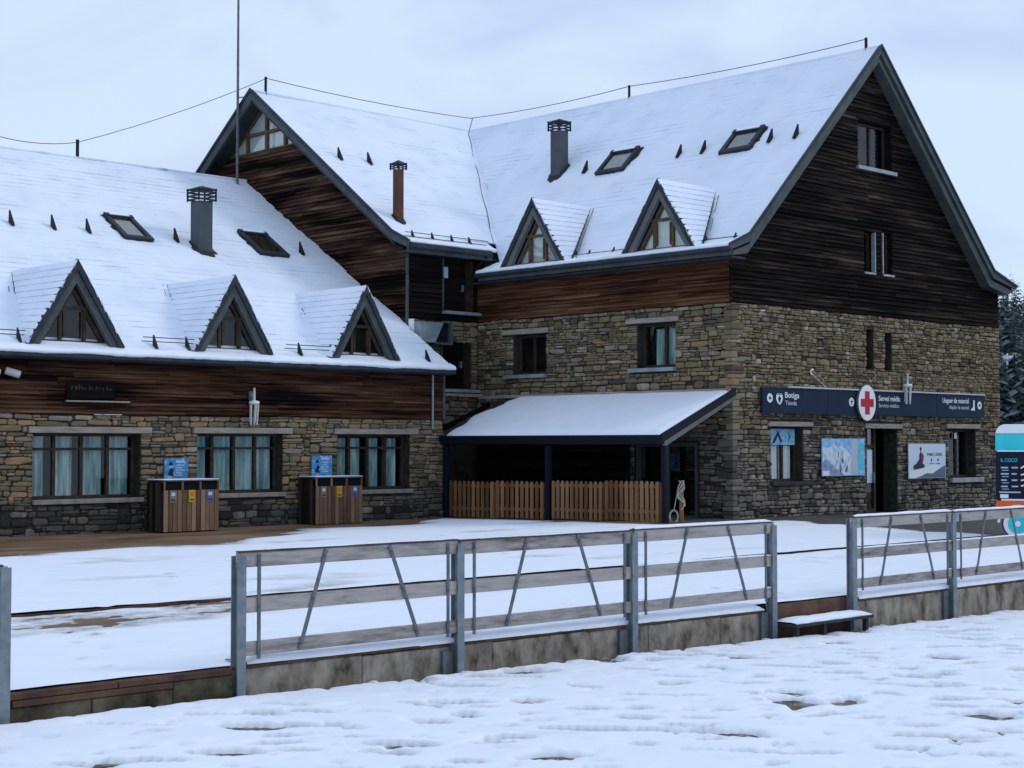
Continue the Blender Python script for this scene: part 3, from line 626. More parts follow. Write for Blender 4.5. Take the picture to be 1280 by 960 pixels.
def dormer(parent, F, ac, hw, zb, za, back, glass, fm, lit, seed, roofN):
    """gabled dormer: F frame at the front plane (d outward); ridge runs 'back' metres inward"""
    BK = -.13 if lit else -.15
    root = MB().prism(F, [(ac - hw * .80, zb + .02), (ac + hw * .80, zb + .02), (ac, za - .36)], BK - .02, BK).build('dormer', 'sky_backing' if lit else 'dark', parent)  # lit: pale sheet added behind the panes in place of a sky reflection
    A = F(ac, za, .2); B = F(ac, za, -back)
    for sg in (-1, 1):
        C = F(ac + sg * hw, zb - .06, .2); C0 = F(ac + sg * hw, zb, 0); N = (A - C).cross(B - A).normalized()
        if N.z < 0: N = -N
        n = 12; mb = MB(); r = random.Random(seed + sg)
        for i in range(n):
            t0, t1 = i / n, (i + 1) / n; seg = max(1, int(6 * (1 - 0) * t0) + 1); lo, hi, ft = [], [], []
            f0, f1 = C.lerp(A, t0), C.lerp(A, t1); b0, b1 = C0.lerp(B, t0), C0.lerp(B, t1); fo = F.N * r.uniform(.0, .035)
            for k in range(seg + 1):
                s = k / seg; w_ = r.uniform(-.003, .004)
                lo.append((f0 + fo).lerp(b0, s) + N * (.030 + w_)); hi.append((f1 + fo).lerp(b1, s) + N * .02); ft.append((f0 + fo).lerp(b0, s) + N * -.01)
            b = len(mb.v); m1 = seg + 1; mb.v += [tuple(q) for q in lo + hi + ft]
            for k in range(seg):
                mb.f.append((b + k, b + k + 1, b + m1 + k + 1, b + m1 + k)); mb.mi.append(0); mb.f.append((b + 2 * m1 + k, b + 2 * m1 + k + 1, b + k + 1, b + k)); mb.mi.append(1)
            mb.f.append((b, b + m1, b + 2 * m1)); mb.mi.append(1)
        mb.build('slated_slope', ['roof_snow', 'riser_dark'], root, fix=False)
        # verge boards: outer dark, inner lighter and set back
        L = math.hypot(hw, za - zb); ux, uz = hw / L, (za - zb) / L
        def rake(off0, off1, d0, d1, nm, m, ext=0.0):
            def pt(off, top): # off measured perpendicular inward
                zz = za - off / ux; aa = hw - off / uz
                return (ac, zz) if top else (ac + sg * aa, zb - .05)
            p = [pt(off0, True), pt(off0, False), pt(off1, False), pt(off1, True)]
            MB().prism(F, p, d0, d1).build(nm, m, root)
        rake(-.02, .11, .10, .215, 'verge_board', 'fascia'); rake(.113, .27, .03, .16, 'soffit_board', 'verge_in' if lit else 'verge')
        MB().prism(F, [(ac, za - .06), (ac + sg * (hw - .06), zb), (ac + sg * (hw - .12), zb), (ac, za - .12)], -.60, .10).build('lining', 'slate', root)
        # flashing in the valley
        b0, b1 = F(ac + sg * (hw + .05), zb + .02, -.05), B; rn = Vector(roofN)
        e = MB(); dirv = (b1 - b0).normalized(); sd_ = dirv.cross(rn).normalized() * .02
        for o_ in (0.0, 0.14):
            q = F.A * sg * o_ + rn * .015; nseg = 9
            for i in range(nseg):
                if r.random() < .25 and o_: continue
                p0 = b0.lerp(b1, i / nseg) + q; p1 = b0.lerp(b1, (i + r.uniform(.7, 1)) / nseg) + q; k_ = 1.0 if o_ == 0 else .35
                e.add([p0 + sd_ * k_, p0 - sd_ * k_, p1 - sd_ * k_, p1 + sd_ * k_, p0 + sd_ * k_ + rn * .010, p0 - sd_ * k_ + rn * .010, p1 - sd_ * k_ + rn * .010, p1 + sd_ * k_ + rn * .010], [(0, 1, 2, 3), (4, 7, 6, 5), (0, 4, 5, 1), (2, 6, 7, 3), (0, 3, 7, 4), (1, 5, 6, 2)])
        e.build('valley_flashing', 'slate', root)
    # glazing
    d = -.05; z0_ = zb + .06; H_ = za - zb; ih = H_ * .68; iz = z0_ + ih; iw = hw * .68
    xw = iw * .37; zt = z0_ + ih * .57; fwid = .075
    fr = MB()
    for sg in (-1, 1):
        fr.prism(F, [(ac, iz), (ac + sg * iw, z0_), (ac + sg * (iw - .12), z0_), (ac, iz - .17)], d - .03, d + .03)
        fr.box(F, ac + sg * xw - fwid / 2, ac + sg * xw + fwid / 2, z0_, zt, d - .03, d + .034)
        fr.box(F, ac + sg * (xw - .075) - .018, ac + sg * (xw - .075) + .018, z0_ + .07, zt - .05, d - .02, d + .045)
        MB().prism(F, [(ac, za - .2), (ac + sg * (hw - .15), zb - .03), (ac + sg * (iw - .02), zb - .03), (ac, iz - .03)], d - .06, d - .035).build('infill', 'wood_dark', root)
    fr.box(F, ac - xw - fwid, ac + xw + fwid, zt - .01, zt + .07, d - .03, d + .038).box(F, ac - iw, ac + iw, zb - .02, z0_ + .01, d - .03, d + .04)
    fr.build('frame', fm, root)
    MB().box(F, ac - xw, ac + xw, z0_, zt, d - .006, d).build('pane', glass, root)
    MB().prism(F, [(ac - xw, zt + .06), (ac + xw, zt + .06), (ac, iz - .06)], d - .006, d).build('pane', glass, root)
    for sg in (-1, 1): MB().prism(F, [(ac + sg * xw, z0_), (ac + sg * (iw - .06), z0_), (ac + sg * xw, zt + .02)], d - .006, d).build('pane', glass, root)
    return root

def snow_lip(R, a0, a1, parent, seed, s0=-.10, s1=.10, h=.06):
    n = int((a1 - a0) / .10); V = []; k = 5
    for i in range(n + 1):
        a = a0 + (a1 - a0) * i / n; q = 1 + .55 * nz3(a * 1.1, seed) + .35 * nz3(a * 4.3, seed + 3); f = s0 + .035 * nz3(a * .9, seed + 8) + .02 * nz3(a * 5, seed + 9)
        V += [R(a, f + .03, -.055), R(a, f, -.01), R(a, f + .015, h * .6 * q), R(a, f + .07, h * q), R(a, s1 + .1, .022)]
    return MB().add(V, [(i * k + j, i * k + j + 1, (i + 1) * k + j + 1, (i + 1) * k + j) for i in range(n) for j in range(k - 1)]).build('eave_snow', 'snow', parent, fix=False, smooth=True)

# ================================================================== the low wing
wing = thing('lodge_wing', (22, VL, 0), 'low stone and timber wing with three small dormers on its snowy roof', 'building')
A0 = 9.0
WH = [(17.33, 20.06, 0.80, 2.29), (21.62, 24.14, 0.84, 2.30), (25.90, 28.36, 0.84, 2.30), (11.9, 14.4, 0.8, 2.29)]
wl = wall_panel('stone_wall', FL, A0, U0, -0.3, ZSL, WH, 0.42, 'mortar', wing)
holes = WH + [(h[0] - .15, h[1] + .30, h[3], h[3] + .16) for h in WH] + [(h[0] - .02, h[1] + .08, h[2] - .13, h[2]) for h in WH]
st = lay_rubble(FL, A0 + .02, U0, -0.06, ZSL, holes, 0.112, 0.30, 3)
place_stones(st, {FL: wl}, wing, 'stone_wing', 3)
# end wall (right) and others
e = MB(); e.add([(U0 - .02, VL + .01, -.3), (U0 - .02, VM, -.3), (U0 - .02, VM, 5.0), (U0 - .02, VL + .01, 4.0)], [(0, 1, 2, 3)])
e.add([(A0, VL, -.3), (A0, 51.9, -.3), (A0, 51.9, 4), (A0, RIDGE_L[0], 10.2), (A0, VL, 4)], [(0, 1, 2, 3, 4)]); e.add([(A0, 51.9, -.3), (U0, 51.9, -.3), (U0, 51.9, 4), (A0, 51.9, 4)], [(0, 1, 2, 3)])
e.build('end_walls', 'wood_dark', wing, fix=False)
for i, h in enumerate(WH[:3]):
    a0, a1, z0, z1 = h; wd = a1 - a0 - .02; m1 = [a0 + .01 + wd * t for t in (.235, .49, .74)]
    cur = []
    for c0, c1 in ((.02, .17), (.255, .43), (.52, .70), (.755, .96)): cur.append((a0 + wd * c0, a0 + wd * c1, z0 + .04, z1 - .06))
    if i == 2: cur = [(a0 + wd * c0, a0 + wd * c1, z0 + .04, z1 - .1) for c0, c1 in ((.10, .21), (.27, .42), (.51, .68), (.76, .93))]
    if i == 1: cur = [(a0 + wd * c0, a0 + wd * c1, z0 + .04, z1 - .06) for c0, c1 in ((.03, .20), (.26, .46), (.52, .73), (.78, .97))]
    wo = window(wing, FL, a0 + .01, a1 - .01, z0, z1, .26, m1, [z1 - .36], 'frame', cur)
    boxo('lintel', FL, a0 - .13, a1 + .28, z1 + .0, z1 + .145, -.05, .085, 'lintel', wo, bevel=.012)
    boxo('sill', FL, a0 - .01, a1 + .07, z0 - .115, z0 - .005, -.24, .10, 'sill', wo, bevel=.012)
window(wing, FL, 11.91, 14.39, .8, 2.29, .26, [12.5, 13.1, 13.8], [1.93])
# boarding
cl = boxo('timber_cladding', FL, A0, U0, ZSL + .01, 4.0, -.12, -.004, 'wood_dark', wing)
boards(FL, ZSL + .015, 3.99, .105, lambda z: (A0, U0 - .02), [], 'wood_wing', cl, 11, 1.8, 4.8, .004)
boxo('corner_trim', FL, U0 - .04, U0 + .03, ZSL + .02, 3.95, -.05, .075, 'verge', wing)
# roof
sl = math.atan2(RIDGE_L[1] - EAVE_L[1], RIDGE_L[0] - EAVE_L[0]); cs, sn = math.cos(sl), math.sin(sl); LS = math.hypot(RIDGE_L[0] - EAVE_L[0], RIDGE_L[1] - EAVE_L[1])
RL = Frame((0, EAVE_L[0], EAVE_L[1]), (1, 0, 0), (0, cs, sn), (0, -sn, cs))
RA1 = U0 - .03
rl = MB(); rl.box(RL, A0 - .4, RA1 - .10, 0.02, LS, -.16, -.03); rl.add([(A0 - .4, RIDGE_L[0], RIDGE_L[1]), (RA1, RIDGE_L[0], RIDGE_L[1]), (RA1, 52.4, 4.1), (A0 - .4, 52.4, 4.1)], [(0, 1, 2, 3)])
roofL = rl.build('roof', 'slate', wing)
n = 44; roof_courses('snowy_slates', lambda s, a: RL(a, s), RL.N, [LS * i / n for i in range(n + 1)], lambda s: (A0 - .4, RA1), .002, None, roofL, .55, .085, 5)
MB().tube(RL(A0 - .4, LS, .02), RL(RA1, LS, .02), .05).build('ridge_cap', 'riser', roofL)
boxo('gutter', WF, A0, RA1 + .06, 3.95, 4.115, EAVE_L[0] - .06, EAVE_L[0] + .10, 'fascia', wing, bevel=.03)
boxo('soffit', WF, A0, RA1 - .02, 3.93, 3.985, EAVE_L[0] + .101, VL + .05, 'fascia', wing)
snow_lip(RL, A0 - .4, RA1 + .02, roofL, 3)
for a in (19.3, 20.47, 21.48, 24.18, 28.47): guard(RL, a, (38.08 - EAVE_L[0]) / cs, roofL)
for a in (16.87, 20.32, 21.21, 24.54, 25.56, 28.84): guard(RL, a, .32, roofL, .8)
for p, q in ((15.2, 16.95), (19.9, 21.3), (24.0, 25.4)):
    for d in (.16, .27): MB().tube(RL(p, .34, d), RL(q, .34, d), .011, 5).build('snow_rail', 'black', roofL)
for ac, hw, za in ((18.20, 1.20, 6.19), (22.45, 1.15, 6.15), (26.56, 1.15, 6.19)):
    FD = Frame((0, 32.93, 0), (1, 0, 0), (0, 0, 1), (0, -1, 0)); dormer(wing, FD, ac, hw, 4.32, za, (za - 4.13) / math.tan(sl) - .30, 'glass', 'frame', False, int(ac * 10), RL.N)
skylight(RL, 22.5, 23.3, (37.95 - EAVE_L[0]) / cs, (39.05 - EAVE_L[0]) / cs, wing)
skylight(RL, 26.82, 27.75, (37.83 - EAVE_L[0]) / cs, (38.95 - EAVE_L[0]) / cs, wing, 'frame')
chimney(24.84, 37.86, 7.0, 9.16, .44, .62, 'chim', wing, RL)
MB().tube((23.57, RIDGE_L[0], 10.35), (23.57, RIDGE_L[0], 10.98), .05).build('ridge_post', 'black', roofL)
dp = MB().tube((29.12, VL - .10, 4.0), (29.12, VL - .10, 2.45), .03, 8).build('downpipe', 'zinc', wing)

# ================================================================== main lodge (tall gabled block and the recessed cross wing)
lodge = thing('lodge_building', (38, VR, 0), 'tall stone and dark timber lodge with steep snowy gable and long shop sign', 'building')
GH = [(33.85, 35.25, 1.06, 2.49), (38.22, 39.80, -.05, 2.47), (42.60, 44.14, 1.03, 2.49), (38.27, 38.63, 4.14, 5.25), (39.20, 39.56, 4.14, 5.23)]
SH = [(31.70, 33.03, 4.03, 5.17), (26.98, 28.30, 4.06, 5.24), (26.2, 28.4, 0.0, 2.1)]
gw = wall_panel('gable_stone_wall', FG, U1, UR, -.3, ZSR, GH, .45, 'mortar', lodge)
sw = wall_panel('side_stone_wall', FS, VR + .002, VM, -.3, ZSR - .004, SH, .45, 'mortar', lodge)
fwl = wall_panel('recess_stone_wall', FF, U0, U1, -.3, 5.62, [(30.78, 31.98, 3.66, 5.04)], .4, 'mortar', lodge)
gh = GH + [(33.70, 35.66, 2.49, 2.63), (38.1, 40.02, 2.47, 2.62), (42.4, 44.36, 2.49, 2.65), (33.8, 35.66, .94, 1.06), (42.55, 44.42, .88, 1.03)]
sh = SH + [(31.58, 33.48, 5.17, 5.33), (26.83, 28.68, 5.24, 5.38), (31.66, 33.3, 3.9, 4.03), (26.93, 28.55, 3.93, 4.06)]
st = lay_rubble(FG, U1 - .05, UR + .04, .0, ZSR, gh, .10, .25, 21) + lay_rubble(FS, VR, VM - .02, .05, ZSR - .01, sh, .11, .28, 22) + lay_rubble(FF, U0 + .02, U1 - .02, 2.6, 5.6, [(30.78, 31.98, 3.66, 5.04)], .14, .34, 23)
place_stones(st, {FG: gw, FS: sw, FF: fwl}, lodge, 'stone_main', 21)
r_ = random.Random(44); z = .12; k_ = 0
while z < ZSR - .12:
    h = min(r_.uniform(.08, .19), ZSR - .01 - z); lu, lv = (r_.uniform(.20, .46), r_.uniform(.10, .24)) if (k_ + (r_.random() < .25)) % 2 else (r_.uniform(.10, .24), r_.uniform(.20, .46))
    q = boxo('quoin', WF, U1 - .062 - r_.uniform(0, .018), U1 + lu, z + .006, z + h - .008, VR - .062 - r_.uniform(0, .018), VR + lv, 'stone_main', gw, bevel=.018); z += h; k_ += 1
# shell
e = MB(); e.add([(UR, VR, -.3), (UR, 50, -.3), (UR, 50, 7), (UR, VR, 7)], [(0, 1, 2, 3)]); e.add([(U0, 50, -.3), (UR, 50, -.3), (UR, 50, 7), (U0, 50, 7)], [(0, 1, 2, 3)])
e.add([(U0 + .05, VM + .3, -.3), (U0 + .05, 50, -.3), (U0 + .05, 50, 7), (U0 + .05, VM + .3, 7)], [(0, 1, 2, 3)]); e.build('rear_walls', 'wood_dark', lodge, fix=False)

TM = 5.8 / 6.0; TMID = (RZ - 8.05) / (RIDGE_M_V - 34.75)
# gable boarding
def gspan(z):
    zl = max(z, 6.95); return (max(U1 - .02, RIDGE_U - (RZ - .34 - z) / TM) if z > 6.9 else U1 - .03, min(UR + .02, RIDGE_U + (RZ - .32 - z) / .985) if z > 6.9 else UR + .02)
GWH = [(37.93, 39.62, 9.80, 11.10), (38.18, 38.68, 6.84, 8.0), (39.10, 39.62, 6.84, 8.03)]
cg = MB()
for (x0, x1, z0, z1) in ((U1, UR, ZSR + .01, 6.84),): cg.box(FG, x0, x1, z0, z1, -.2, -.02)
def strip(x, zt):  # pieces of gable backing with holes
    pass
pts_z = [6.84, 8.03, 9.80, 11.10, 12.72]
for i in range(len(pts_z) - 1):
    z0, z1 = pts_z[i], pts_z[i + 1]; hs = [h for h in GWH if h[2] < (z0 + z1) / 2 < h[3]]
    xl0, xr0 = gspan(z0 + .1); xl1, xr1 = gspan(z1 + .0)
    edges = [[(xl0, z0), (xl1, z1)]]
    for h in sorted(hs): edges += [[(h[0], z0), (h[0], z1)], [(h[1], z0), (h[1], z1)]]
    edges += [[(xr0, z0), (xr1, z1)]]
    for k in range(0, len(edges), 2): cg.prism(FG, [edges[k][0], edges[k + 1][0], edges[k + 1][1], edges[k][1]], -.2, -.02)
gcl = cg.build('gable_cladding', 'wood_dark', lodge)
boards(FG, ZSR + .02, 12.72, .118, gspan, GWH, 'wood_gable', gcl, 31, 2.0, 5.2, -.01)
# side boarding
scl = boxo('side_cladding', FS, VR + .01, VM + .0, ZSR + .005, 6.75, -.15, -.01, 'wood_dark', lodge)
boards(FS, ZSR + .015, 6.74, .11, lambda z: (VR, VM - .0), [], 'wood_long', scl, 32, 1.6, 4.2, -.004)
boxo('corner_trim', FG, U1 - .075, U1 - .035, ZSR + .02, 6.8, -.02, .04, 'wood_gable', lodge)
# recess boarding
FH = [(30.84, 32.04, 5.92, 7.42)]
fcl = wall_panel('recess_cladding', FF, U0, U1 + .3, 5.63, 7.6, FH, .3, 'wood_dark', lodge)
boards(FF, 5.64, 7.58, .145, lambda z: (U0, U1 + .2), FH, 'wood_dark', fcl, 33, 1.0, 2.6, .004)
# middle gable boarding
def mspan(z): return (max(VM - .0, RIDGE_M_V - (RZ - .40 - z) / TMID), RIDGE_M_V + (RZ - .40 - z) / .76)
GLZ = [(39.4, 44.2, 11.30, 13.3)]
mc = MB().prism(FM, [(VM, 3.0), (46.5, 3.0), (46.5, 9.0), (RIDGE_M_V + 1.85, 11.28), (RIDGE_M_V - 1.9, 11.28), (VM, 7.75)], -.25, -.02).build('middle_gable_cladding', 'wood_dark', lodge)
boards(FM, 5.2, 11.28, .12, lambda z: (mspan(z)[0], min(45.5, mspan(z)[1])), [], 'wood_mid', mc, 34, 2.2, 5.0, -.012)
boxo('corner_trim', FM, VM - .03, VM + .05, 4.9, 7.5, -.03, .05, 'verge', lodge)
# glazing in the middle gable apex
mg = MB().prism(FM, [(RIDGE_M_V - 1.95, 11.3), (RIDGE_M_V + 1.95, 11.3), (RIDGE_M_V, 12.85)], -.2, -.17).build('gable_glazing', 'sky_backing', lodge)  # pale backing sheet gives the glazing its reflected-sky tone
fr = MB(); fr.box(FM, RIDGE_M_V - 1.95, RIDGE_M_V + 1.95, 11.26, 11.36, -.20, -.06)
for x in (-1.05, -.06, .98): fr.box(FM, RIDGE_M_V + x - .05, RIDGE_M_V + x + .05, 11.36, 12.75 - abs(x) * .75, -.19, -.07)
fr.box(FM, RIDGE_M_V - 1.05, RIDGE_M_V + 1.0, 11.86, 11.95, -.185, -.065)
for sg in (-1, 1): fr.prism(FM, [(RIDGE_M_V, 12.90), (RIDGE_M_V + sg * 2.1, 11.3), (RIDGE_M_V + sg * 1.95, 11.3), (RIDGE_M_V, 12.76)], -.19, -.06)
fr.build('frame', 'frame_tan', mg)
for p in ([(-1.9, 11.36), (-1.05, 11.36), (-1.05, 11.98)], [(-1.05, 11.36), (-.06, 11.36), (-.06, 11.88), (-1.05, 11.88)], [(-.06, 11.36), (.98, 11.36), (.98, 11.88), (-.06, 11.88)], [(.98, 11.36), (1.9, 11.36), (.98, 12.0)], [(-1.05, 11.95), (1.0, 11.95), (0, 12.75)]):
    MB().prism(FM, [(RIDGE_M_V + a, z) for a, z in p], -.135, -.13).build('pane', 'glass_bright', mg)

# --- roofs of the lodge
ang = math.atan2(5.8, 6.0); RM = Frame((32.5, 0, 7.35), (0, 1, 0), (math.cos(ang), 0, math.sin(ang)), (-math.sin(ang), 0, math.cos(ang))); LM = math.hypot(5.8, 6.0)
am = math.atan2(RZ - 8.05, RIDGE_M_V - 34.75); RD = Frame((0, 34.75, 8.05), (1, 0, 0), (0, math.cos(am), math.sin(am)), (0, -math.sin(am), math.cos(am))); LD = math.hypot(RZ - 8.05, RIDGE_M_V - 34.75)
VG = VR - .38; UG = U0 - .42                      # verge planes
def vval(z): return RIDGE_M_V - (RZ - z) / TMID     # middle roof y at height z
def uval(z): return RIDGE_U - (RZ - z) / TM         # main roof x at height z
rm = MB(); e0 = (31.70, 7.03); k0 = (32.5, 7.35)
T_ = .10
def slab(pr, a0s, a1s, axis):
    pass
# under-slab main left (with the eave kick), right slope, middle front and back
rm.prism(Frame((0, VG, 0), (1, 0, 0), (0, 0, 1), (0, 1, 0)), [(31.74, 7.0), (32.5, 7.31), (RIDGE_U, RZ - .04), (RIDGE_U, RZ - .22), (32.55, 7.16), (31.74, 6.86)], 0.03, 9.4)
rm.add([(RIDGE_U, VG, RZ), (RIDGE_U, 50, RZ), (44.6, 50, 7.27), (44.6, VG, 7.27)], [(0, 1, 2, 3)]); rm.add([(44.6, VG, 7.27), (44.6, 50, 7.27), (45.98, 50, 6.88), (45.98, VG, 6.88)], [(0, 1, 2, 3)])
rm.add([(RIDGE_U, VG, RZ - .12), (RIDGE_U, 50, RZ - .12), (44.6, 50, 7.15), (44.6, VG, 7.15)], [(0, 1, 2, 3)]); rm.add([(44.6, VG, 7.15), (44.6, 50, 7.15), (45.98, 50, 6.8), (45.98, VG, 6.8)], [(0, 1, 2, 3)])
rm.add([(RIDGE_U, VG, RZ - .1), (RIDGE_U, RIDGE_M_V, RZ - .1), (32.9, 34.2, 7.65), (32.5, 33.9, 7.2)], [(0, 1, 2, 3)])
roofM = rm.build('main_roof', 'slate', lodge)
rr = MB(); rr.add([RD(UG, 0, -.05), RD(32.7, 0, -.05), (RIDGE_U, RIDGE_M_V, RZ - .06), RD(UG, LD, -.05)], [(0, 1, 2, 3)])
rr.add([(UG, 34.02, 7.70), (32.45, 34.02, 7.70), (32.7, 34.75, 8.0), (UG, 34.75, 8.0)], [(0, 1, 2, 3)]); rr.add([(UG, 34.02, 7.55), (32.45, 34.02, 7.55), (32.7, 34.75, 7.85), (UG, 34.75, 7.85)], [(0, 1, 2, 3)])
rr.add([RD(UG, 0, -.2), RD(32.7, 0, -.2), (RIDGE_U, RIDGE_M_V, RZ - .25), RD(UG, LD, -.2)], [(0, 1, 2, 3)])
rr.add([(UG, RIDGE_M_V, RZ - .03), (RIDGE_U, RIDGE_M_V, RZ - .03), (RIDGE_U, 50, RZ - 8.39 * .76), (UG, 50, RZ - 8.39 * .76)], [(0, 1, 2, 3)])
rr.add([(UG, RIDGE_M_V, RZ - .2), (RIDGE_U, RIDGE_M_V, RZ - .2), (RIDGE_U, 50, RZ - 8.39 * .76 - .17), (UG, 50, RZ - 8.39 * .76 - .17)], [(0, 1, 2, 3)])
roofD = rr.build('cross_roof', 'slate', lodge, fix=False)
n = 38; roof_courses('snowy_slates', lambda s, a: RM(a, s), RM.N, [LM * i / n for i in range(n + 1)], lambda s: (VG + .02, vval(7.35 + s * math.sin(ang)) + .06), .0, None, roofM, .5, 0, 8)
roof_courses('eave_snow', lambda s, a: Vector((31.70 + s * .93, a, 7.02 + s * .37)), (-.37, 0, .93), [0, .3, .6, .87], lambda s: (VG + .02, 34.0), .008, None, roofM, .5, 0, 9, ('snow', 'snow'))
n = 38; roof_courses('snowy_slates', lambda s, a: RD(a, s), RD.N, [LD * i / n for i in range(n + 1)], lambda s: (UG + .02, uval(8.05 + s * math.sin(am)) + .05), .0, None, roofD, .5, 0, 10)
roof_courses('eave_snow', lambda s, a: Vector((a, 34.02 + s * .92, 7.72 + s * .40)), (0, -.40, .92), [0, .3, .6, .80], lambda s: (UG + .02, 32.55 + s * .3), .008, None, roofD, .5, 0, 13, ('snow', 'snow'))
snow_lip(Frame((31.70, 0, 7.02), (0, 1, 0), (.93, 0, .37), (-.37, 0, .93)), VG + .02, 34.0, roofM, 13, -.04, .2, .05)
snow_lip(Frame((0, 34.02, 7.72), (1, 0, 0), (0, .92, .40), (0, -.40, .92)), UG + .02, 32.5, roofD, 17, -.04, .2, .05)
MB().tube((RIDGE_U, VG, RZ + .02), (RIDGE_U, RIDGE_M_V, RZ + .0), .045).build('ridge_cap', 'roof_snow', roofM)
MB().tube((UG, RIDGE_M_V, RZ + .02), (RIDGE_U, RIDGE_M_V, RZ + .0), .045).build('ridge_cap', 'roof_snow', roofD)
# verge boards of the main gable (front plane y=VG), left rake, kick, right rake
FV = Frame((0, VG, 0), (1, 0, 0), (0, 0, 1), (0, -1, 0))
def verge(nm, pts, wdt, d0, d1, m, F, par):
    """pts: top edge polyline; board hangs wdt below"""
    for i in range(len(pts) - 1):
        (a0, z0), (a1, z1) = pts[i], pts[i + 1]; MB().prism(F, [(a0, z0), (a1, z1), (a1, z1 - wdt[i + 1]), (a0, z0 - wdt[i])], d0, d1).build(nm, m, par)
verge('verge_board', [(31.70, 7.06), (32.5, 7.39), (RIDGE_U, RZ + .06)], [.16, .22, .25], -.02, .06, 'verge', FV, lodge)
verge('verge_trim', [(31.69, 7.09), (32.48, 7.42), (RIDGE_U, RZ + .09)], [.06, .08, .09], .061, .10, 'fascia', FV, lodge)
verge('verge_board', [(RIDGE_U, RZ + .06), (44.6, 7.33), (45.98, 6.93)], [.25, .24, .09], -.02, .06, 'verge', FV, lodge)
verge('verge_trim', [(RIDGE_U, RZ + .09), (44.62, 7.36), (46.0, 6.96)], [.09, .08, .06], .061, .10, 'fascia', FV, lodge)
MB().prism(FG, [(RIDGE_U, RZ - .24), (44.62, 7.04), (45.9, 6.78), (45.6, 6.66), (44.5, 6.84), (RIDGE_U, RZ - .40)], -.02, .36).build('soffit', 'verge', lodge)
MB().prism(FG, [(RIDGE_U, RZ - .24), (32.5, 7.09), (31.8, 6.86), (31.8, 6.76), (32.45, 6.86), (RIDGE_U, RZ - .40)], -.02, .36).build('soffit', 'verge', lodge)
# fascia and gutter on the long side
boxo('gutter', FS, VG, 34.0, 6.87, 6.985, .50, .62, 'fascia', lodge, bevel=.03)
boxo('fascia', FS, VG + .02, 34.0, 6.77, 6.90, .42, .495, 'verge', lodge)
boxo('soffit', FS, VG + .02, 34.3, 6.70, 6.75, -.1, .418, 'slate', lodge)
# middle gable verge
FVM = Frame((UG, 0, 0), (0, 1, 0), (0, 0, 1), (-1, 0, 0))
verge('verge_board', [(34.02, 7.76), (34.75, 8.10), (RIDGE_M_V, RZ + .06)], [.22, .28, .32], -.02, .06, 'verge', FVM, lodge)
verge('verge_trim', [(34.0, 7.79), (34.74, 8.13), (RIDGE_M_V, RZ + .09)], [.09, .10, .11], .061, .10, 'fascia', FVM, lodge)
verge('verge_board', [(RIDGE_M_V, RZ + .06), (46.6, RZ - 4.96 * .76 + .06)], [.40, .40], -.02, .06, 'verge', FVM, lodge)
verge('verge_trim', [(RIDGE_M_V, RZ + .09), (46.6, RZ - 4.96 * .76 + .09)], [.11, .11], .061, .10, 'fascia', FVM, lodge)
MB().prism(FM, [(RIDGE_M_V, RZ - .30), (46.5, RZ - 4.86 * .76 - .3), (46.5, RZ - 4.86 * .76 - .36), (RIDGE_M_V, RZ - .38)], -.02, .40).build('soffit', 'fascia', lodge)
MB().prism(FM, [(RIDGE_M_V, RZ - .30), (34.7, 7.72), (34.7, 7.66), (RIDGE_M_V, RZ - .38)], -.02, .40).build('soffit', 'fascia', lodge)
boxo('gutter', FF, UG, 32.3, 7.52, 7.69, .50, .63, 'fascia', lodge, bevel=.03)
boxo('fascia', FF, UG + .02, 32.4, 7.42, 7.58, .42, .495, 'verge', lodge)
boxo('soffit', FF, U0 - .3, 32.6, 7.44, 7.50, -.1, .418, 'slate', lodge)
dpb = MB().tube((32.15, 34.05, 7.55), (32.0, 34.35, 7.15), .045, 8).tube((32.0, 34.35, 7.15), (31.95, 34.48, 6.6), .045, 8); dpb.build('downpipe', 'black', lodge)
# snow guards
for v in (33.31, 29.6, 28.71, 26.37, 25.51): guard(RM, v, (35.55 - 32.5) / math.cos(ang), roofM)
for v in (33.3, 31.0, 30.1, 29.2, 26.5, 25.05): guard(RM, v, -.35, roofM, .75)
for a in (30.03, 31.18): guard(RD, a, (38.26 - 34.75) / math.cos(am), roofD)
for a in (29.65, 30.4, 31.15, 31.85): guard(RD, a, -.42, roofD, .8)
for p, q in ((30.6, 28.55), (25.95, 24.8)):
    for d in (.10, .22): MB().tube(RM(p, -.35, d), RM(q, -.35, d), .011, 5).build('snow_rail', 'black', roofM)
for d in (.13, .26): MB().tube(RD(29.2, -.42, d), RD(32.4, -.42, d), .011, 5).build('snow_rail', 'black', roofD)
for ac, hw in ((31.76, 1.28), (27.13, 1.26)):
    FD = Frame((31.93, 0, 0), (0, 1, 0), (0, 0, 1), (-1, 0, 0)); dormer(lodge, FD, ac, hw, 7.10, 8.94, uval(8.94) - 31.93 + .03, 'glass_bright', 'frame_tan', True, int(ac * 10), RM.N)
skylight(RM, 31.58, 32.62, (35.38 - 32.5) / math.cos(ang), (36.12 - 32.5) / math.cos(ang), lodge)
skylight(RM, 26.92, 27.92, (35.40 - 32.5) / math.cos(ang), (36.08 - 32.5) / math.cos(ang), lodge)
chimney(35.78, 34.6, 10.0, 12.12, .40, .54, 'chim', lodge, RM)
chimney(29.92, 35.42, 8.2, 10.2, .23, .36, 'chim_red', lodge, RD)
